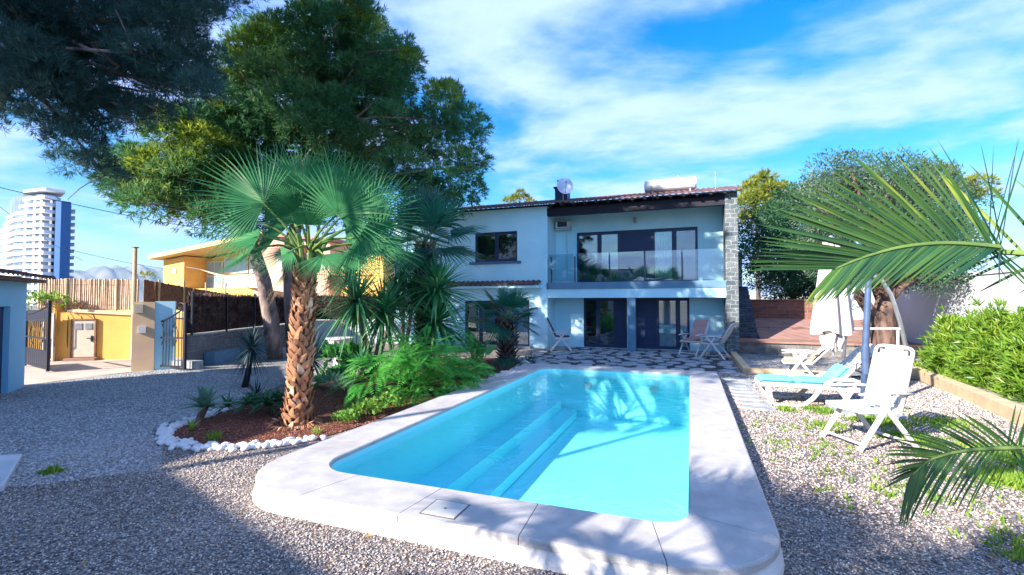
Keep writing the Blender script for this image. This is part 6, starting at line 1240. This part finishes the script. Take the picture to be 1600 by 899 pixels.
# cantilever parasol, closed
t = thing('cantilever_parasol', 'closed cream cantilever parasol hanging from a dark blue pole', 'parasol', (2.95, 10.1, 0))
pb = Vector(PD(1349, 655, 8.55)); pb.z = 0; pm = Vector(PD(1352, 550, 8.55)); ptop = Vector(PD(1357, 440, 8.55)); cx_ = Vector(PD(1300, 460, 9.0))
b = MB(); b.tube([pb, pm, ptop, Vector(PD(1352, 400, 8.6)), Vector(PD(1335, 372, 8.75)), Vector(PD(1308, 362, 8.95))], [.055, .055, .05, .045, .04, .035], 12); b.build('pole', M['blue_pole'], t, smooth=True)
zt = 2+(472-378)*9/740+.0; zb = 2-(520-472)*9/740; b = MB(); NF = 8; nv = 48
def prof(u): return .14+.235*u**.8 if u < .97 else .36
lev = 14; ax0 = Vector((cx_.x, cx_.y, 0))
for i in range(lev+1):
    u = i/lev; z = zt+(zb-zt)*u; rr0 = prof(u)
    for k in range(nv):
        a_ = 2*math.pi*k/nv; fold = .72+.28*math.cos(a_*NF+.6*math.sin(u*3)); rr = rr0*fold*(1+.04*math.sin(5*u+a_)); b.v.append((ax0.x+rr*math.cos(a_), ax0.y+rr*math.sin(a_), z+.04*math.cos(a_*3)*u))
b.f = [(i*nv+k, i*nv+(k+1) % nv, (i+1)*nv+(k+1) % nv, (i+1)*nv+k) for i in range(lev) for k in range(nv)]+[tuple(range(nv))]
b.build('canopy', M['parasol_cloth'], t, smooth=True)
b = MB(); z1 = zb; 
for i in range(9):
    u = i/8; z = z1+.02-.30*u; rr0 = (.27-.10*u)*(1-.25*math.exp(-((u-.12)/.12)**2))
    for k in range(nv): a_ = 2*math.pi*k/nv; rr = rr0*(.70+.30*math.cos(a_*NF+2.2*u)); b.v.append((ax0.x+rr*math.cos(a_), ax0.y+rr*math.sin(a_), z+.05*math.cos(a_*5+1)*u))
b.f = [(i*nv+k, i*nv+(k+1) % nv, (i+1)*nv+(k+1) % nv, (i+1)*nv+k) for i in range(8) for k in range(nv)]; b.build('canopy_hem', M['parasol_cloth'], t, smooth=True)
b = MB(); b.tube([(ax0.x, ax0.y, zt-.02), (ax0.x, ax0.y, zt+.12)], [.10, .03], 12); b.tube([(ax0.x, ax0.y, zb-.42), (ax0.x, ax0.y, zt)], .02, 8); b.build('hub', M['metal'], t)
for k in range(8): a_ = 2*math.pi*k/8; q = MB(); q.tube([(ax0.x+.05*math.cos(a_), ax0.y+.05*math.sin(a_), zt), (ax0.x+.16*math.cos(a_), ax0.y+.16*math.sin(a_), zb-.34)], .009, 5); q.build('rib', M['white_paint'], t)
b = MB(); h0 = pm+Vector((0, 0, -.22)); b.tube([h0, h0+Vector((-.14, -.03, 0)), h0+Vector((-.16, -.03, -.12)), h0+Vector((-.02, 0, -.17))], .014, 8); b.build('crank', M['iron'], t)
b = MB(); b.tube([pm+Vector((0, 0, .1)), pm+Vector((0, 0, -.4))], [.065, .065], 12); b.build('sleeve', M['blue_pole'], t)
b = MB(); b.box(pb.x-.45, pb.x+.45, pb.y-.03, pb.y+.03, .003, .04); b.box(pb.x-.03, pb.x+.03, pb.y-.45, pb.y+.45, .041, .075); b.build('cross_base', M['blue_pole'], t)
for k, (dx, dy) in enumerate(((-.27, -.27), (.27, -.27), (-.27, .27), (.27, .27))):
    b = MB(); b.box(pb.x+dx-.23, pb.x+dx+.23, pb.y+dy-.23, pb.y+dy+.23, .005, .06+.003*k); o = b.build('ballast_slab', M['flag'], None, bevel=.006); tagp(o, 'grey paving slab weighting the parasol base, '+['near left', 'near right', 'far left', 'far right'][k]+' of the four', 'slab', 'ballast slabs on the parasol base')
# swing frame
t = thing('swing_frame', 'pale steel swing frame with curved leg beside the olive trunk', 'swing frame', (6.8, 19.5, 0))
DS = 13.2
b = MB(); b.tube([PD(1352, 425, DS), PD(1376, 436, DS), PD(1392, 460, DS), PD(1405, 500, DS), PD(1416, 545, DS), PD(1420, 562, DS)], .055, 10); b.build('leg', M['metal'], t, smooth=True)
b = MB(); b.tube([PD(1350, 425, DS), PD(1332, 458, DS), PD(1322, 500, DS), PD(1318, 560, DS)], .05, 10); b.build('leg', M['metal'], t, smooth=True)
b = MB(); b.tube([PD(1322, 514, DS), PD(1408, 514, DS)], .035, 8); b.build('crossbar', M['white_paint'], t)
b = MB(); b.tube([PD(1403, 515, DS), PD(1403, 560, DS)], .035, 8); b.build('upright', M['white_paint'], t)
# small dark round grill mat shape: round ventilated cover half hidden by weeds
t = thing('round_grate', 'dark round slatted grate lying among the weeds by the white chair', 'grate', (3.25, 8.1, 0)) if False else None
for (nm, lb, cnt, px) in (('drain_cap', 'small white round pipe cap at the foot of the near coping wall', 'pipe cap', (583, 832)),):
    p = G(*px); t = thing(nm, lb, cnt, (float(p[0]), float(p[1])+.03, 0)); b = MB(); b.tube([(p[0], p[1]+.03, .02), (p[0], p[1]-.03, .02)], [.045, .045], 14); b.build('cap', M['white_plastic'], t); b = MB(); b.tube([(p[0]-.11, p[1]+.02, .015), (p[0]-.02, p[1], .02)], [.012, .016], 8); b.build('pipe', M['petiole'], t)
t = thing('garden_lantern', 'small round metal lantern on the ground at the foot of the swing frame', 'lantern', tuple(PD(1410, 566, 13.0)[:2])+(.2,)); lp_ = PD(1410, 566, 13.0); b = MB()
for i in range(9):
    ph_ = math.pi*(i+.01)/8.02
    for k in range(14): a_ = 6.283*k/14; b.v.append((lp_[0]+.17*math.sin(ph_)*math.cos(a_), lp_[1]+.17*math.sin(ph_)*math.sin(a_), .36+.15*math.cos(ph_)))
b.f = [(i*14+k, i*14+(k+1) % 14, (i+1)*14+(k+1) % 14, (i+1)*14+k) for i in range(8) for k in range(14)]; b.build('globe', M['grey_metal'], t, smooth=True); b = MB(); b.tube([(lp_[0], lp_[1], .18), (lp_[0], lp_[1], .24)], [.09, .06], 12); b.build('foot', M['iron'], t)
